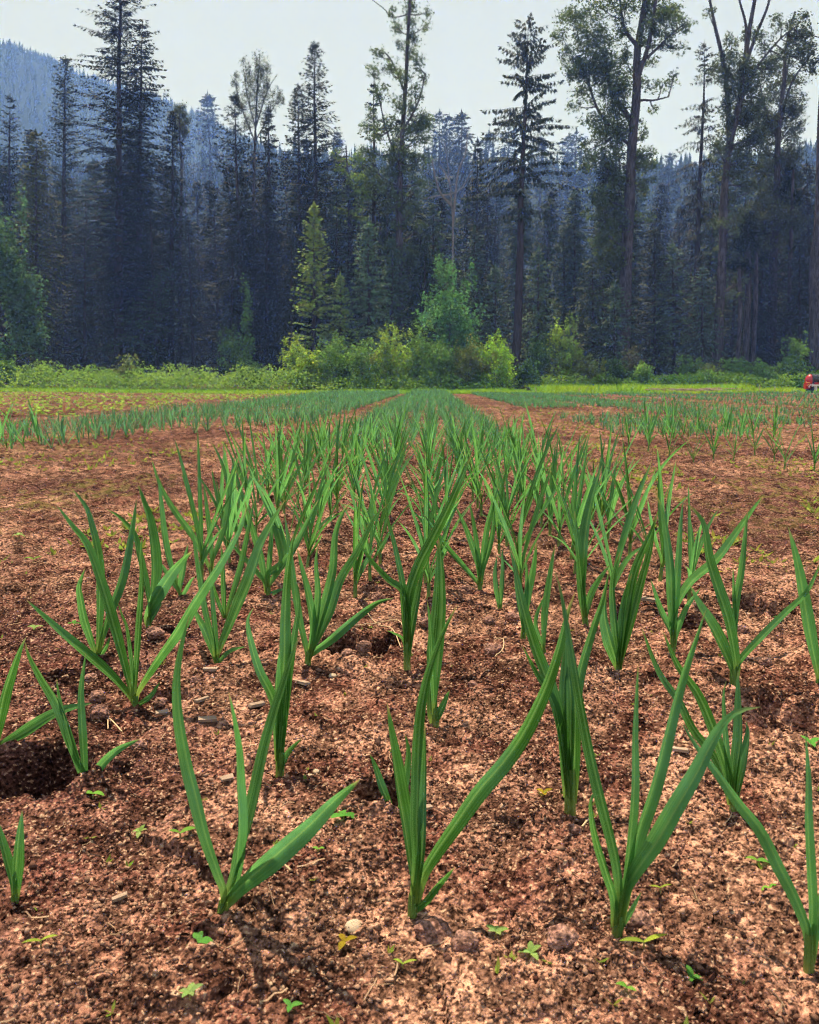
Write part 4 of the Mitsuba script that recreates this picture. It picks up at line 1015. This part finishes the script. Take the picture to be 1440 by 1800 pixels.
YOUNG = [(468, 330, 470, 70, 46, 'blue green mid sized conifer left of the sunlit young spruce'), (512, 400, 512, 67, 40, 'grey green conifer close on the left of the sunlit young spruce'), (590, 330, 592, 71, 44, 'mid green conifer right of the sunlit young spruce'), (690, 420, 690, 66, 40, 'soft green conifer left of the slim cottonwood base'), (760, 360, 760, 70, 46, 'mid green conifer between the slim cottonwood and the snag'), (836, 400, 836, 67, 48, 'feathery green conifer left of the bare hemlock trunk'), (870, 470, 872, 65, 40, 'short green conifer just left of the bare hemlock trunk'), (945, 440, 946, 66, 46, 'feathery green conifer right of the bare hemlock trunk'), (1010, 340, 1010, 72, 44, 'blue green conifer left of the big cottonwood'), (1080, 500, 1082, 64, 54, 'low spreading green conifer at the foot of the big cottonwood'), (1185, 430, 1186, 68, 52, 'dull green conifer between the two big cottonwoods'), (1235, 470, 1236, 66, 44, 'short dull conifer left of the forked cottonwood trunk'), (1325, 440, 1326, 70, 50, 'purplish conifer between the right trunks'), (1405, 420, 1405, 68, 44, 'purplish conifer left of the right edge trunk'), (405, 420, 405, 68, 46, 'dim conifer in the dark forest left of centre'), (150, 400, 150, 66, 56, 'dim drooping conifer in the dark left forest')]
for i, (ax, ay, fx, Yd, hp, lab) in enumerate(YOUNG):
    con(200 + i, (ax, ay), fx, Yd, hp, lab, cb=.02, droop=.3 + .2 * (i % 3) / 2, hang=.2 + .15 * (i % 2), spacing=.36, frond=.55, k_step=.30, power=.75, col=((.070, .120, .066), (.078, .130, .055), (.058, .096, .060))[i % 3] if 2 <= i < 13 and i not in (12,) else (.028, .038, .030))

# filler trees of the forest behind: a few kinds, each tree its own entry
KIND, TRI = [], []
for i, (h, r, kw) in enumerate([(21, 3.2, dict(droop=.28, col=DK)), (23, 3.0, dict(droop=.45, hang=.4, col=PUR)), (19, 2.7, dict(droop=.18, rise=.2, ragged=.45, col=DK)), (17, 3.1, dict(droop=.4, hang=.3, power=.6, col=GRN)), (22, 2.5, dict(droop=.35, ragged=.5, gaps=.1, col=PUR)), (20, 3.4, dict(droop=.5, hang=.5, col=GRN)), (21, 3.3, dict(droop=.35, hang=.3, col=(.054, .088, .046))), (19, 3.0, dict(droop=.25, ragged=.45, col=(.048, .076, .050)))]):
    tr, cr = conifer(900 + i, h, r * 1.15, cb=.02, spacing=.5, k_step=.36, width=.10, frond=.7, **kw)
    KIND.append((h, tr.ply('m_dark_bark', True, False), cr.ply('m_needle'))); TRI.append(sum(len(x) for x in cr.f))
ENV = np.array([(-420, 200), (-60, 220), (0, 262), (60, 268), (110, 300), (150, 282), (190, 262), (250, 232), (300, 262), (345, 300), (400, 276), (450, 258), (500, 262), (560, 262), (610, 276), (660, 250), (700, 262), (745, 300), (790, 318), (850, 300), (900, 300), (960, 318), (1010, 318), (1060, 290), (1120, 300), (1180, 322), (1240, 300), (1300, 262), (1360, 250), (1410, 290), (1460, 270), (1900, 220)], float)
rng = np.random.default_rng(71)
FILL_LAB = ['dark conifer crowded into the shadowed forest at left', 'dark conifer crowded into the hazy middle of the forest', 'dark conifer crowded behind the cottonwoods at right']
for row, (Y0, Y1, stepx, drop) in enumerate([(69, 77, 56, 80), (78, 90, 48, 25), (94, 112, 52, 0)]):
    px = -330 + 20 * row
    while px < 1780:
        Y = rng.uniform(Y0, Y1)
        top_y = np.interp(px, ENV[:, 0], ENV[:, 1]) + drop * rng.uniform(.3, 1.6) + rng.uniform(0, 22)
        gap = 745 < px < 1010 or 1150 < px < 1240
        if gap and row == 0:
            top_y += 90
        f = foot_of(px, 655, Y)
        H = at_y(px, top_y, Y)[2] - f[2]
        h, tr, cr = KIND[rng.integers(len(KIND)) if not 500 < px < 1120 else (3, 5, 4, 1, 6, 7)[rng.integers(6)]]
        third = 0 if px < 480 else 1 if px < 1010 else 2
        place_tree('conifer', tr, cr, f, FILL_LAB[third], 'conifer tree', FILL_LAB[third].replace('conifer', 'conifers'), rng.uniform(0, 360), H / h)
        px += stepx * rng.uniform(.75, 1.3)

# hazy firs standing farther back in the valley
FARFIR = [(768, 196, 240, 'pale hazy fir, left of the three above the central gap'), (787, 204, 260, 'pale hazy fir, middle of the three above the central gap'), (810, 194, 230, 'pale hazy fir, right and widest of the three above the central gap'), (944, 240, 260, 'pale hazy fir seen through the right boughs of the hemlock'), (986, 238, 280, 'pale hazy fir between the hemlock and the big cottonwood, left of a pair'), (998, 230, 270, 'pale hazy fir between the hemlock and the big cottonwood, right of a pair'), (855, 232, 290, 'pale hazy fir just left of the hemlock crown'), (382, 160, 330, 'pale hazy spired fir on the slope right of the left firs'), (340, 215, 300, 'dim hazy fir below the left ridge line'), (890, 222, 300, 'dim hazy fir behind the hemlock trunk'), (1160, 268, 250, 'hazy fir right of the big cottonwood'), (1250, 255, 240, 'hazy fir left of the second cottonwood'), (87, 226, 110, 'slim spire between the olive cedar and the columnar spruce'), (600, 232, 220, 'hazy fir right of the pointed spruce'), (1424, 236, 220, 'hazy fir above the right edge trunk')]
for i, (px, top, Y, lab) in enumerate(FARFIR):
    f = foot_of(px, 660, Y)
    H = at_y(px, top, Y)[2] - f[2]
    h, tr, cr = KIND[(0, 2, 1, 4, 0)[i % 5]]
    place_tree('conifer', tr, cr, f, lab, 'conifer tree', None, rng.uniform(0, 360), H / h)


# ------------------------------------------------------------------ broadleaf trees
def broadleaf(seed, Y, trunk_px, widths, limbs, clumps, lab, col, leaf=.17, per=1.0, name='cottonwood_tree', bark='m_bark', fill=()):
    """Trunk and limbs follow the tree's own bends; every clump is a real mass of leaves at its own depth."""
    rng = np.random.default_rng(seed)
    tp = np.array(trunk_px, float)
    P = at_y(tp[:, 0], tp[:, 1], Y)
    P[0] = foot_of(tp[0, 0], tp[0, 1], Y)
    P[:, 1] += np.concatenate([[0], rng.normal(0, .35, len(P) - 1)])
    foot = P[0].copy()
    P[0, 2] -= .3
    t, c = Buf(), Buf()
    tr = spline(P, 24)
    t.tube(tr - foot, np.interp(np.linspace(0, 1, 24), np.linspace(0, 1, len(widths)), np.array(widths) * .5 * Y / F), 10)
    ends = [tr]
    for lp, w0, w1, dep in limbs:
        lp = np.array(lp, float)
        Q = at_y(lp[:, 0], lp[:, 1], Y + dep * np.linspace(0, 1, len(lp)))
        Q[0] = tr[np.argmin(np.linalg.norm((tr - Q[0])[:, [0, 2]], axis=1))]
        q = spline(Q, 14)
        t.tube(q - foot, np.linspace(w0, w1, 14) * .5 * Y / F, 6)
        ends.append(q)
    allp = np.vstack(ends)
    clumps = list(clumps)
    for (bx0, by0, bx1, by1, nn, r_) in fill:
        clumps += [(rng.uniform(bx0, bx1), rng.uniform(by0, by1), r_ * rng.uniform(.7, 1.25), r_ * rng.uniform(.6, 1.0)) for _ in range(nn)]
    for (cx, cy, rx, ry) in clumps:
        dep = rng.normal(0, 1.0) * rx * Y / F * .7
        ctr = at_y(cx, cy, Y + dep)
        rad = np.array([rx, rx * .85, ry]) * Y / F
        n = int(per * 26 * rad[0] * rad[2] / (leaf * leaf) * 1.05)
        cc = leaf_cloud(c, rng, ctr - foot, rad * .85, n, leaf, col, droop=.3, clumps=max(14, int(n / 34)))
        near = allp[np.argmin(np.linalg.norm(allp - (ctr - [0, 0, rad[2] * .8]), axis=1))]
        br = spline(np.stack([near, near * .5 + ctr * .5 + [0, 0, -.15], ctr]), 8)
        t.tube(br - foot, np.linspace(.06, .02, 8), 4)
        for q in cc[::8]:
            e = br[rng.integers(4, 8)] - foot
            t.tube(np.stack([e, e * .5 + q * .5 + [0, 0, .08], q]), [.018, .012, .006], 3)
    k = key_for(name)
    put(k, None, lab, 'broadleaf tree')
    m = T().translate([float(v) for v in foot])
    put(k + '__trunk', {**t.ply(bark, True, False), 'to_world': m})
    if c.n:
        put(k + '__crown', {**c.ply('m_leaf'), 'to_world': m})


CW = (.090, .130, .042)
broadleaf(41, 68.2, [(1092, 655), (1096, 560), (1102, 450), (1107, 350), (1113, 240), (1117, 170), (1122, 90), (1132, 20), (1140, -60), (1148, -150)], [26, 22, 20, 18.5, 16, 14, 11, 8, 4],
          [([(1112, 215), (1095, 190), (1078, 165), (1070, 140), (1060, 90)], 10, 4, 1), ([(1110, 190), (1118, 150), (1140, 80), (1150, 20), (1160, -40)], 9, 4, -1), ([(1108, 178), (1128, 176), (1150, 176), (1175, 170)], 4, 2, -1.5), ([(1120, 110), (1150, 90), (1180, 60), (1205, 40)], 6, 2, 1), ([(1104, 90), (1098, 50), (1090, 0)], 7, 3, .5), ([(1112, 240), (1080, 230), (1050, 190), (1030, 130)], 6, 3, 1.2)],
          [(1010, 30, 30, 22), (985, 60, 20, 16), (1000, 95, 22, 14), (1045, 60, 30, 26), (1060, 15, 34, 26), (1090, 50, 28, 26), (1020, 125, 28, 18), (1060, 110, 26, 22), (1095, 100, 18, 24), (1040, 165, 34, 22), (1075, 190, 30, 24), (1010, 185, 16, 10), (1055, 225, 34, 22), (1090, 235, 22, 24), (1070, 270, 30, 24), (1040, 290, 24, 22), (1080, 310, 26, 28), (1060, 345, 30, 24), (1045, 375, 24, 16), (1085, 380, 20, 24), (1150, 20, 30, 26), (1185, 20, 26, 22), (1205, 45, 22, 14), (1140, 60, 22, 20), (1170, 75, 22, 16), (1195, 85, 16, 10), (1140, 105, 18, 14), (1165, 145, 22, 14), (1185, 130, 10, 8), (1130, 145, 14, 18), (1150, 190, 12, 8), (1130, 230, 14, 18), (1125, 270, 14, 18), (1130, 330, 12, 14), (1060, 430, 26, 22), (1085, 465, 20, 16), (1125, 380, 10, 10), (1120, -20, 50, 24), (1040, -20, 40, 20)],
          'massive cottonwood with a smooth purple grey trunk and leafy crown right of centre', CW, .19, .46, fill=[(1000, 0, 1100, 140, 12, 26), (1030, 130, 1105, 330, 16, 24), (1050, 300, 1098, 490, 14, 22), (1130, 0, 1200, 90, 7, 22), (1118, 150, 1150, 420, 12, 13)])
broadleaf(42, 66.0, [(1262, 655), (1265, 560), (1268, 450), (1275, 350), (1286, 250), (1294, 190), (1305, 120), (1318, 50), (1330, -20), (1340, -90)], [20, 17, 15, 13.5, 12, 10, 8, 6, 3],
          [([(1286, 245), (1280, 180), (1272, 110), (1258, 50), (1248, 0), (1240, -40)], 10, 3, 1), ([(1308, 110), (1312, 50), (1300, 0), (1292, -40)], 6, 2, -1), ([(1304, 120), (1330, 60), (1350, 10), (1358, -30)], 7, 3, 1), ([(1296, 180), (1330, 120), (1370, 70), (1395, 50)], 6, 2, -1)],
          [(1285, 70, 14, 18), (1300, 100, 18, 18), (1270, 130, 16, 18), (1290, 160, 22, 22), (1320, 60, 18, 16), (1320, 130, 26, 26), (1345, 70, 20, 20), (1275, 210, 16, 22), (1305, 210, 22, 24), (1260, 260, 14, 14), (1320, 190, 24, 26), (1345, 120, 22, 26), (1300, 270, 20, 22), (1335, 250, 24, 22), (1375, 40, 22, 18), (1410, 30, 18, 14), (1400, 65, 22, 18), (1395, 100, 26, 18), (1360, 95, 22, 18), (1255, 310, 12, 12), (1246, 20, 14, 10), (1285, 450, 16, 16), (1300, 490, 18, 14), (1280, 480, 14, 12)],
          'forked cottonwood whose limbs spread bare at the top right', (.078, .104, .044), .17, .46, fill=[(1260, 90, 1350, 300, 24, 22), (1255, 250, 1340, 420, 16, 18), (1340, 40, 1420, 120, 6, 20), (1250, 420, 1310, 560, 8, 14)])
broadleaf(43, 70.4, [(1352, 655), (1358, 560), (1362, 450), (1364, 330), (1366, 230), (1372, 150), (1385, 80), (1398, 20)], [18, 16, 14, 12, 10, 8, 6, 3],
          [([(1368, 210), (1390, 150), (1415, 110), (1432, 90)], 5, 2, .6), ([(1366, 240), (1345, 190), (1335, 140)], 5, 2, -1), ([(1368, 170), (1400, 62), (1440, 66), (1470, 70)], 3, 1.2, .4)],
          [(1415, 90, 22, 18), (1425, 115, 14, 14), (1375, 130, 24, 22), (1400, 140, 22, 18), (1350, 170, 24, 24), (1380, 180, 22, 22), (1360, 215, 24, 22), (1395, 195, 18, 16), (1385, 230, 22, 20), (1350, 260, 24, 22), (1400, 250, 14, 18), (1375, 280, 24, 22), (1330, 300, 24, 22), (1410, 170, 12, 10), (1360, 330, 26, 24), (1395, 320, 16, 22), (1340, 370, 26, 24), (1375, 390, 20, 22)],
          'dark slender cottonwood at the right with a rounded outer crown', (.074, .092, .044), .17, .46, fill=[(1325, 150, 1408, 300, 20, 22), (1315, 290, 1405, 440, 20, 22), (1330, 430, 1400, 560, 8, 16)])
broadleaf(44, 68.2, [(703, 660), (704, 560), (702, 430), (703, 320), (708, 220), (714, 130), (717, 60), (722, -10), (728, -80)], [15, 14, 13, 12, 10, 8, 6, 5, 3],
          [([(712, 150), (690, 110), (675, 90)], 4, 2, .6), ([(708, 240), (735, 180), (748, 130)], 4, 2, -.6), ([(705, 300), (680, 230), (668, 180)], 4, 2, .8), ([(716, 40), (690, 30), (675, 15), (655, 0)], 2, 1, .2)],
          [(720, 20, 16, 28), (728, 55, 14, 22), (690, 20, 8, 12), (700, 48, 12, 14), (752, 20, 8, 14), (748, 45, 10, 10), (705, 75, 12, 10), (720, 95, 18, 14), (735, 110, 14, 16), (665, 95, 14, 14), (655, 125, 14, 16), (685, 120, 16, 18), (712, 135, 16, 20), (745, 135, 10, 12), (670, 160, 18, 18), (730, 165, 20, 18), (700, 180, 14, 20), (655, 200, 14, 14), (690, 215, 18, 18), (740, 200, 16, 18), (720, 220, 18, 22), (660, 235, 18, 16), (640, 225, 12, 12), (745, 240, 18, 16), (700, 260, 20, 22), (650, 270, 20, 18), (735, 280, 20, 20), (690, 310, 18, 22), (650, 320, 16, 18), (735, 330, 18, 22), (712, 380, 14, 24), (690, 430, 14, 20), (725, 460, 16, 20), (700, 510, 14, 18), (690, 545, 12, 10)],
          'slim central cottonwood leafy all the way up its trunk', (.095, .140, .045), .16, .5, fill=[(650, 180, 750, 330, 20, 17), (670, 320, 740, 480, 18, 15), (690, 470, 730, 570, 8, 12)])
broadleaf(45, 79.2, [(446, 650), (447, 450), (448, 300), (450, 200), (453, 130), (457, 95)], [9, 8, 7, 5, 3, 1.5],
          [([(449, 230), (435, 170), (428, 120)], 3, 1, .6), ([(450, 220), (470, 160), (488, 130)], 3, 1, -.6), ([(449, 250), (425, 190), (412, 140)], 3, 1, .4), ([(450, 240), (480, 190), (494, 160)], 2, 1, .4)],
          [(456, 108, 13, 22), (433, 122, 11, 20), (448, 130, 16, 22), (468, 134, 13, 24), (415, 146, 10, 20), (440, 158, 16, 22), (462, 160, 16, 22), (487, 164, 12, 14), (425, 178, 14, 18), (412, 172, 9, 14), (450, 188, 16, 20), (476, 182, 12, 16), (438, 212, 15, 18), (466, 212, 13, 18), (494, 176, 8, 12)],
          'airy thin leaved aspen rising behind the wide boughed spruce', (.075, .09, .04), .13, .36, 'aspen_tree')
broadleaf(46, 77.0, [(318, 650), (318, 450), (317, 300), (316, 230), (315, 185)], [9, 8, 6, 4, 2], [], [(316, 192, 14, 12), (304, 205, 9, 12), (328, 206, 9, 12), (318, 220, 13, 14), (310, 240, 8, 10), (326, 236, 8, 10)], 'small round topped aspen right of the tall fir pair', (.085, .10, .04), .13, .8, 'aspen_tree')
broadleaf(47, 72.6, [(618, 650), (618, 500), (616, 380), (612, 300), (610, 260)], [8, 7, 6, 4, 2], [], [(628, 318, 20, 16), (600, 290, 16, 14), (625, 280, 16, 16), (640, 345, 18, 16), (590, 270, 10, 10), (612, 340, 20, 18), (630, 380, 18, 18), (605, 380, 18, 18)], 'lime speckled broadleaf tree right of the pointed spruce', (.16, .25, .045), .16, .6, 'broadleaf_tree')
broadleaf(48, 63.8, [(1434, 655), (1434, 560), (1438, 480), (1444, 380), (1452, 200), (1458, 40), (1462, -90)], [26, 22, 20, 18, 15, 12, 8], [], [(1475, 20, 26, 24), (1490, 70, 26, 24), (1500, -20, 40, 30), (1480, 130, 24, 20)], 'pale grey trunk at the right edge with its crown out of frame', CW, .17, .8)
for i, (px, top, Y, w, lab) in enumerate([(1296, 420, 66, 8, 'thin straight dark trunk, left of the three behind the brush at right'), (1310, 380, 67, 12, 'greyish trunk, middle of the three behind the brush at right'), (1322, 400, 68, 9, 'thin trunk, right of the three behind the brush at right'), (1060, 300, 69, 7, 'thin dark bare trunk left of the big cottonwood'), (1385, 300, 70, 8, 'thin trunk between the third cottonwood and the right edge')]):
    broadleaf(60 + i, Y, [(px, 655), (px + 2, 560), (px + 3, 480), (px + 5, top)], [w, w * .9, w * .8, w * .5], [], [(px + 4, top + 10, 18, 22), (px - 8, top + 40, 16, 18), (px + 14, top + 50, 14, 16)], lab, DK, .16, .8, 'slim_tree')
# pale bare snag with forked stems
broadleaf(49, 68.2, [(797, 560), (796, 470), (797, 420), (795, 370), (788, 300), (782, 250)], [4, 3.4, 3.2, 2.4, 1.6, 1],
          [([(796, 400), (800, 350), (806, 300), (818, 270), (822, 235)], 4, 1.5, .4), ([(794, 360), (775, 340), (765, 310), (760, 280)], 4, 1.5, -.4), ([(790, 320), (780, 300), (772, 292)], 2.5, 1, .2), ([(800, 350), (812, 330), (830, 300)], 2, 1, -.3), ([(788, 350), (765, 345), (745, 350)], 2, .8, .4)], [], 'pale bare forked snag in the gap right of the central cottonwood', CW, name='dead_snag', bark='m_pale_bark')


# ------------------------------------------------------------------ hills and the far forest on them
def ridge(seed, D0, Dr, prof, rough):
    prof = np.array(prof, float)
    px = np.linspace(-700, 2150, 190)
    ry = np.interp(px, prof[:, 0], prof[:, 1])
    dirs = ray(px, np.full_like(px, 672.0))
    dirs = dirs / np.linalg.norm(dirs[:, :2], axis=1, keepdims=True)
    topd = ray(px, ry)
    slope = topd[:, 2] / np.linalg.norm(topd[:, :2], axis=1)
    zr = CAMH + slope * Dr
    s = np.linspace(0, 1.35, 46)
    D = D0 + (Dr - D0) * s
    Z = np.where(s[:, None] <= 1, np.sin(np.clip(s, 0, 1) * np.pi / 2)[:, None] ** 1.25, 1 - 1.2 * (s[:, None] - 1)) * (zr[None] + 3) - 3
    X = dirs[None, :, 0] * D[:, None]
    Y = dirs[None, :, 1] * D[:, None]
    q = np.stack([X, Y, Z * 0], -1)
    Z = Z + rough * (meshkit.fbm(q / 90.0, 3, seed) - .5) * np.sin(np.clip(s, 0, 1) * np.pi)[:, None] ** .5
    n = len(px)
    i, j = np.meshgrid(np.arange(len(s) - 1), np.arange(n - 1), indexing='ij')
    f = np.stack([i * n + j, i * n + j + 1, (i + 1) * n + j + 1, (i + 1) * n + j], -1).reshape(-1, 4)
    return np.stack([X, Y, Z], -1), f


def hill_forest(G, count, seed, hmin, hmax, tiers, bias):
    rng = np.random.default_rng(seed)
    ns, nx = G.shape[:2]
    a = rng.random(count) ** bias * 33.0
    b = rng.uniform(0, nx - 1.001, count)
    i, j = a.astype(int), b.astype(int)
    u, v = (a - i)[:, None], (b - j)[:, None]
    P = (G[i, j] * (1 - u) * (1 - v) + G[i + 1, j] * u * (1 - v) + G[i, j + 1] * (1 - u) * v + G[i + 1, j + 1] * u * v)
    H = rng.uniform(hmin, hmax, count) * np.where(rng.random(count) < .12, 1.3, 1)
    R = H * rng.uniform(.11, .20, count)
    buf = Buf()
    m = 7
    for t in range(tiers):
        z0, z1 = .06 + .90 * t / tiers, min(1.0, .06 + .90 * (t + 1) / tiers + .10)
        rr = (1 - t / tiers) ** .85
        an = np.arange(m) * 2 * np.pi / m + t * .6
        ring = np.stack([np.cos(an), np.sin(an)], -1)[None] * (R * rr)[:, None, None] * rng.uniform(.55, 1.3, (count, m, 1))
        base = np.concatenate([P[:, None, :2] + ring, (P[:, None, 2:] + (H * z0)[:, None, None] + rng.uniform(-.03, .02, (count, m, 1)) * H[:, None, None])], -1)
        tip = P + np.stack([0 * H, 0 * H, H * z1], -1)
        V = np.concatenate([base, tip[:, None]], 1)
        k = np.arange(count)[:, None, None] * (m + 1)
        f = np.stack([np.arange(m), (np.arange(m) + 1) % m, np.full(m, m)], -1)[None] + k
        c = vary(rng, count, (.030, .048, .024), .35, .15)
        buf.add(V, f.reshape(-1, 3), np.repeat(c[:, None], m + 1, 1).reshape(-1, 3))
    return buf.ply('m_needle')


NEAR = [(-700, 245), (-200, 265), (0, 330), (350, 345), (420, 318), (500, 320), (600, 322), (700, 322), (760, 318), (850, 330), (1000, 330), (1100, 345), (1200, 335), (1300, 325), (1400, 312), (1500, 280), (2150, 240)]
FARR = [(-700, 95), (-300, 98), (0, 106), (60, 114), (120, 132), (200, 164), (280, 188), (330, 208), (380, 228), (420, 250), (500, 285), (600, 310), (760, 330), (1000, 340), (1250, 310), (1440, 285), (1700, 250), (2150, 200)]
G1, f1 = ridge(5, 215, 400, NEAR, 8)
put('valley_slope', mikit.ply((G1.reshape(-1, 3), f1), 'm_hill', smooth=True), 'low forested slope behind the trees', None, None, 'structure')
G2, f2 = ridge(6, 430, 800, FARR, 16)
put('hill', mikit.ply((G2.reshape(-1, 3), f2), 'm_hill', smooth=True), 'blue hazy forested hill rising at the left', None, None, 'structure')
put('slope_forest', hill_forest(G1, 3400, 81, 5, 13, 9, .8), 'hazy conifer forest on the low slope behind', 'forest', None, 'stuff')
put('hill_forest', hill_forest(G2, 20000, 82, 3, 7.5, 3, .75), 'blue conifer forest covering the far hill', 'forest', None, 'stuff')


# ------------------------------------------------------------------ things at the field edge
def boxm(ext, at, rot=0.0, axis=(0, 0, 1)):
    m = trimesh.creation.box(extents=ext)
    m.apply_transform(trimesh.transformations.rotation_matrix(rot, axis))
    m.apply_translation(at)
    return m


def cat_ply(ms, bsdf, smooth=25):
    return mikit.ply(trimesh.util.concatenate(ms), bsdf, smooth=smooth)


for (px, top, bot, lab) in [(113, 707, 724, 'orange wooden stake, left of the two on the far left field'), (179, 709, 731, 'orange brown wooden stake, right of the two on the far left field')]:
    g = on_ground(px, bot)
    z = float(ground_z(g[0:1], g[1:2])[0])
    h = (bot - top) * g[1] / F
    st = trimesh.creation.box(extents=[.045, .03, h + .1]).subdivide()
    v = np.array(st.vertices)
    v[v[:, 2] < -h * .45, :2] *= .3
    put(key_for('wooden_stake'), mikit.ply((v + [g[0], g[1], z + h / 2 - .04], np.array(st.faces)), 'm_orange_wood', smooth=False), lab, 'stake')
for i, (px, bot, h, lab) in enumerate([(942, 694, .35, 'thin pale peg at the verge right of the bare trunk'), (1018, 692, .3, 'thin pale peg at the verge beyond the right beds'), (1335, 694, .4, 'pale peg in the grass left of the red machine'), (1362, 692, .35, 'second pale peg in the grass left of the red machine'), (1168, 690, .3, 'pale peg beside the brush pile')]):
    g = at_y(px, bot, 46.5)
    z = float(ground_z(g[0:1], g[1:2])[0])
    pg = trimesh.creation.cylinder(radius=.018, height=h + .1, sections=8)
    tip_ = trimesh.creation.cone(radius=.018, height=.05, sections=8)
    tip_.apply_translation([0, 0, (h + .1) / 2])
    m = trimesh.util.concatenate([pg, tip_])
    m.apply_translation([g[0], g[1], z + h / 2 - .05])
    put(key_for('marker_peg'), mikit.ply(m, 'm_straw', smooth=False), lab, 'peg')

# red and black machine at the right edge
Y = 46.0
o = at_y(1408, 692, Y)
o[2] = float(ground_z(o[0:1], o[1:2])[0])
k = key_for('farm_machine')
put(k, None, 'black drum shaped farm machine with a red end cover at the right edge', 'farm machine')


def cyl(r, h, at, axis='x', sections=28):
    m = trimesh.creation.cylinder(radius=r, height=h, sections=sections)
    if axis == 'x':
        m.apply_transform(trimesh.transformations.rotation_matrix(np.pi / 2, [0, 1, 0]))
    if axis == 'y':
        m.apply_transform(trimesh.transformations.rotation_matrix(np.pi / 2, [1, 0, 0]))
    m.apply_translation(at)
    return m


put(k + '__drum', cat_ply([cyl(.27, 1.5, o + [1.22, 0, .72]), cyl(.285, .05, o + [.50, 0, .72]), cyl(.285, .05, o + [1.2, 0, .72])], 'm_black_paint'), 'glossy black drum')
dome = trimesh.creation.icosphere(subdivisions=3, radius=1)
dome = dome.slice_plane([0, 0, 0], [-1, 0, 0], cap=True)
dome.apply_scale([.26, .30, .34])
dome.apply_translation(o + [.45, 0, .66])
low = cyl(.19, .24, o + [.30, -.02, .38])
put(k + '__end_cover', cat_ply([dome, low], 'm_red_paint', 40), 'red rounded end cover')
put(k + '__reflector', cat_ply([boxm([.26, .03, .045], o + [.22, -.27, .55], .25, (0, 1, 0)), boxm([.16, .03, .035], o + [.26, -.26, .42], -.2, (0, 1, 0))], 'm_orange_strip'), 'orange strips on the end cover')
hoop = Buf()
a = np.linspace(-.3, np.pi * .95, 16)
hoop.tube(o + np.stack([.48 + .17 * np.cos(a), np.full(16, -.22), .24 + .22 * np.sin(a)], -1), .028, 8)
put(k + '__guard', hoop.ply('m_white_paint', True, False), 'white curved guard')
put(k + '__chassis', cat_ply([boxm([1.5, .5, .10], o + [1.2, 0, .40]), boxm([.06, .06, .36], o + [.72, -.22, .18]), boxm([.06, .06, .36], o + [.95, -.22, .18])], 'm_white_paint'), 'pale legs and frame rail')
put(k + '__hopper', cat_ply([boxm([1.3, .44, .16], o + [1.25, 0, .48])], 'm_red_paint'))
w = trimesh.creation.torus(.17, .06, 24, 10)
w.apply_transform(trimesh.transformations.rotation_matrix(np.pi / 2, [1, 0, 0]))
w.apply_translation(o + [.47, -.05, .2])
put(k + '__wheel', mikit.ply(trimesh.util.concatenate([w, cyl(.09, .09, o + [.47, -.05, .2], 'y')]), 'm_rubber', smooth=30))

# weathered plank bench half hidden at the forest edge
o = at_y(1192, 662, 57.0)
o[2] = float(ground_z(o[0:1], o[1:2])[0])
k = key_for('plank_bench')
put(k, None, 'grey weathered plank bench half hidden left of the second cottonwood', 'bench')
for i in range(3):
    put(k + '__plank' if i == 0 else f'{k}__plank_{i:03d}', cat_ply([boxm([1.9, .15, .04], o + [0, -.17 + .17 * i, .80 + .012 * i])], 'm_wood'))
for i, dx in enumerate((-.6, .62)):
    put(k + '__leg' if i == 0 else f'{k}__leg_{i:03d}', cat_ply([boxm([.08, .40, .79], o + [dx, 0, .38])], 'm_wood'))
# dark plank on a stump by the verge
o = at_y(930, 688, 50.0)
o[2] = float(ground_z(o[0:1], o[1:2])[0])
k = key_for('stump_seat')
put(k, None, 'dark board lying across a stump on the verge right of the bare trunk', 'stump seat')
v, f = lump(np.random.default_rng(3), .16, 1.0, 2, .15)
put(k + '__stump', mikit.ply((v * [1, 1, 1.3] + o + [0, 0, .14], f), 'm_bark', smooth=True))
put(k + '__board', cat_ply([boxm([.85, .24, .05], o + [-.05, 0, .36], .08, (0, 1, 0))], 'm_bark'))
# brush pile
rng = np.random.default_rng(91)
b = Buf()
c0 = at_y(1225, 690, 48.5)
c0[2] = float(ground_z(c0[0:1], c0[1:2])[0])
for i in range(150):
    p = c0 + [rng.normal(0, 1.1), rng.normal(0, .4), rng.uniform(.02, .28)]
    a = rng.uniform(-.5, .5) + (np.pi if rng.random() < .5 else 0)
    L = rng.uniform(.3, 1.0)
    b.tube(np.stack([p, p + np.array([math.cos(a), .3 * math.sin(a), rng.uniform(-.08, .12)]) * L]), [.022, .010], 4)
put('brush_pile', b.ply('m_wood', False, False), 'low pile of pale dead branches at the verge right of centre', 'brush pile')

labels['garlic_plant__leaf_003'] = {'label': 'broad dark leaf stretched low to the right'}
labels['garlic_plant_001__leaf'] = {'label': 'pale mint leaf leaning left'}
labels['garlic_plant_001__leaf_003'] = {'label': 'long arching right leaf'}
labels['garlic_plant_003__leaf_004'] = {'label': 'broad leaf kinked over at its tip'}
labels['garlic_plant_003__leaf'] = {'label': 'short curled left leaf with a dry tip'}
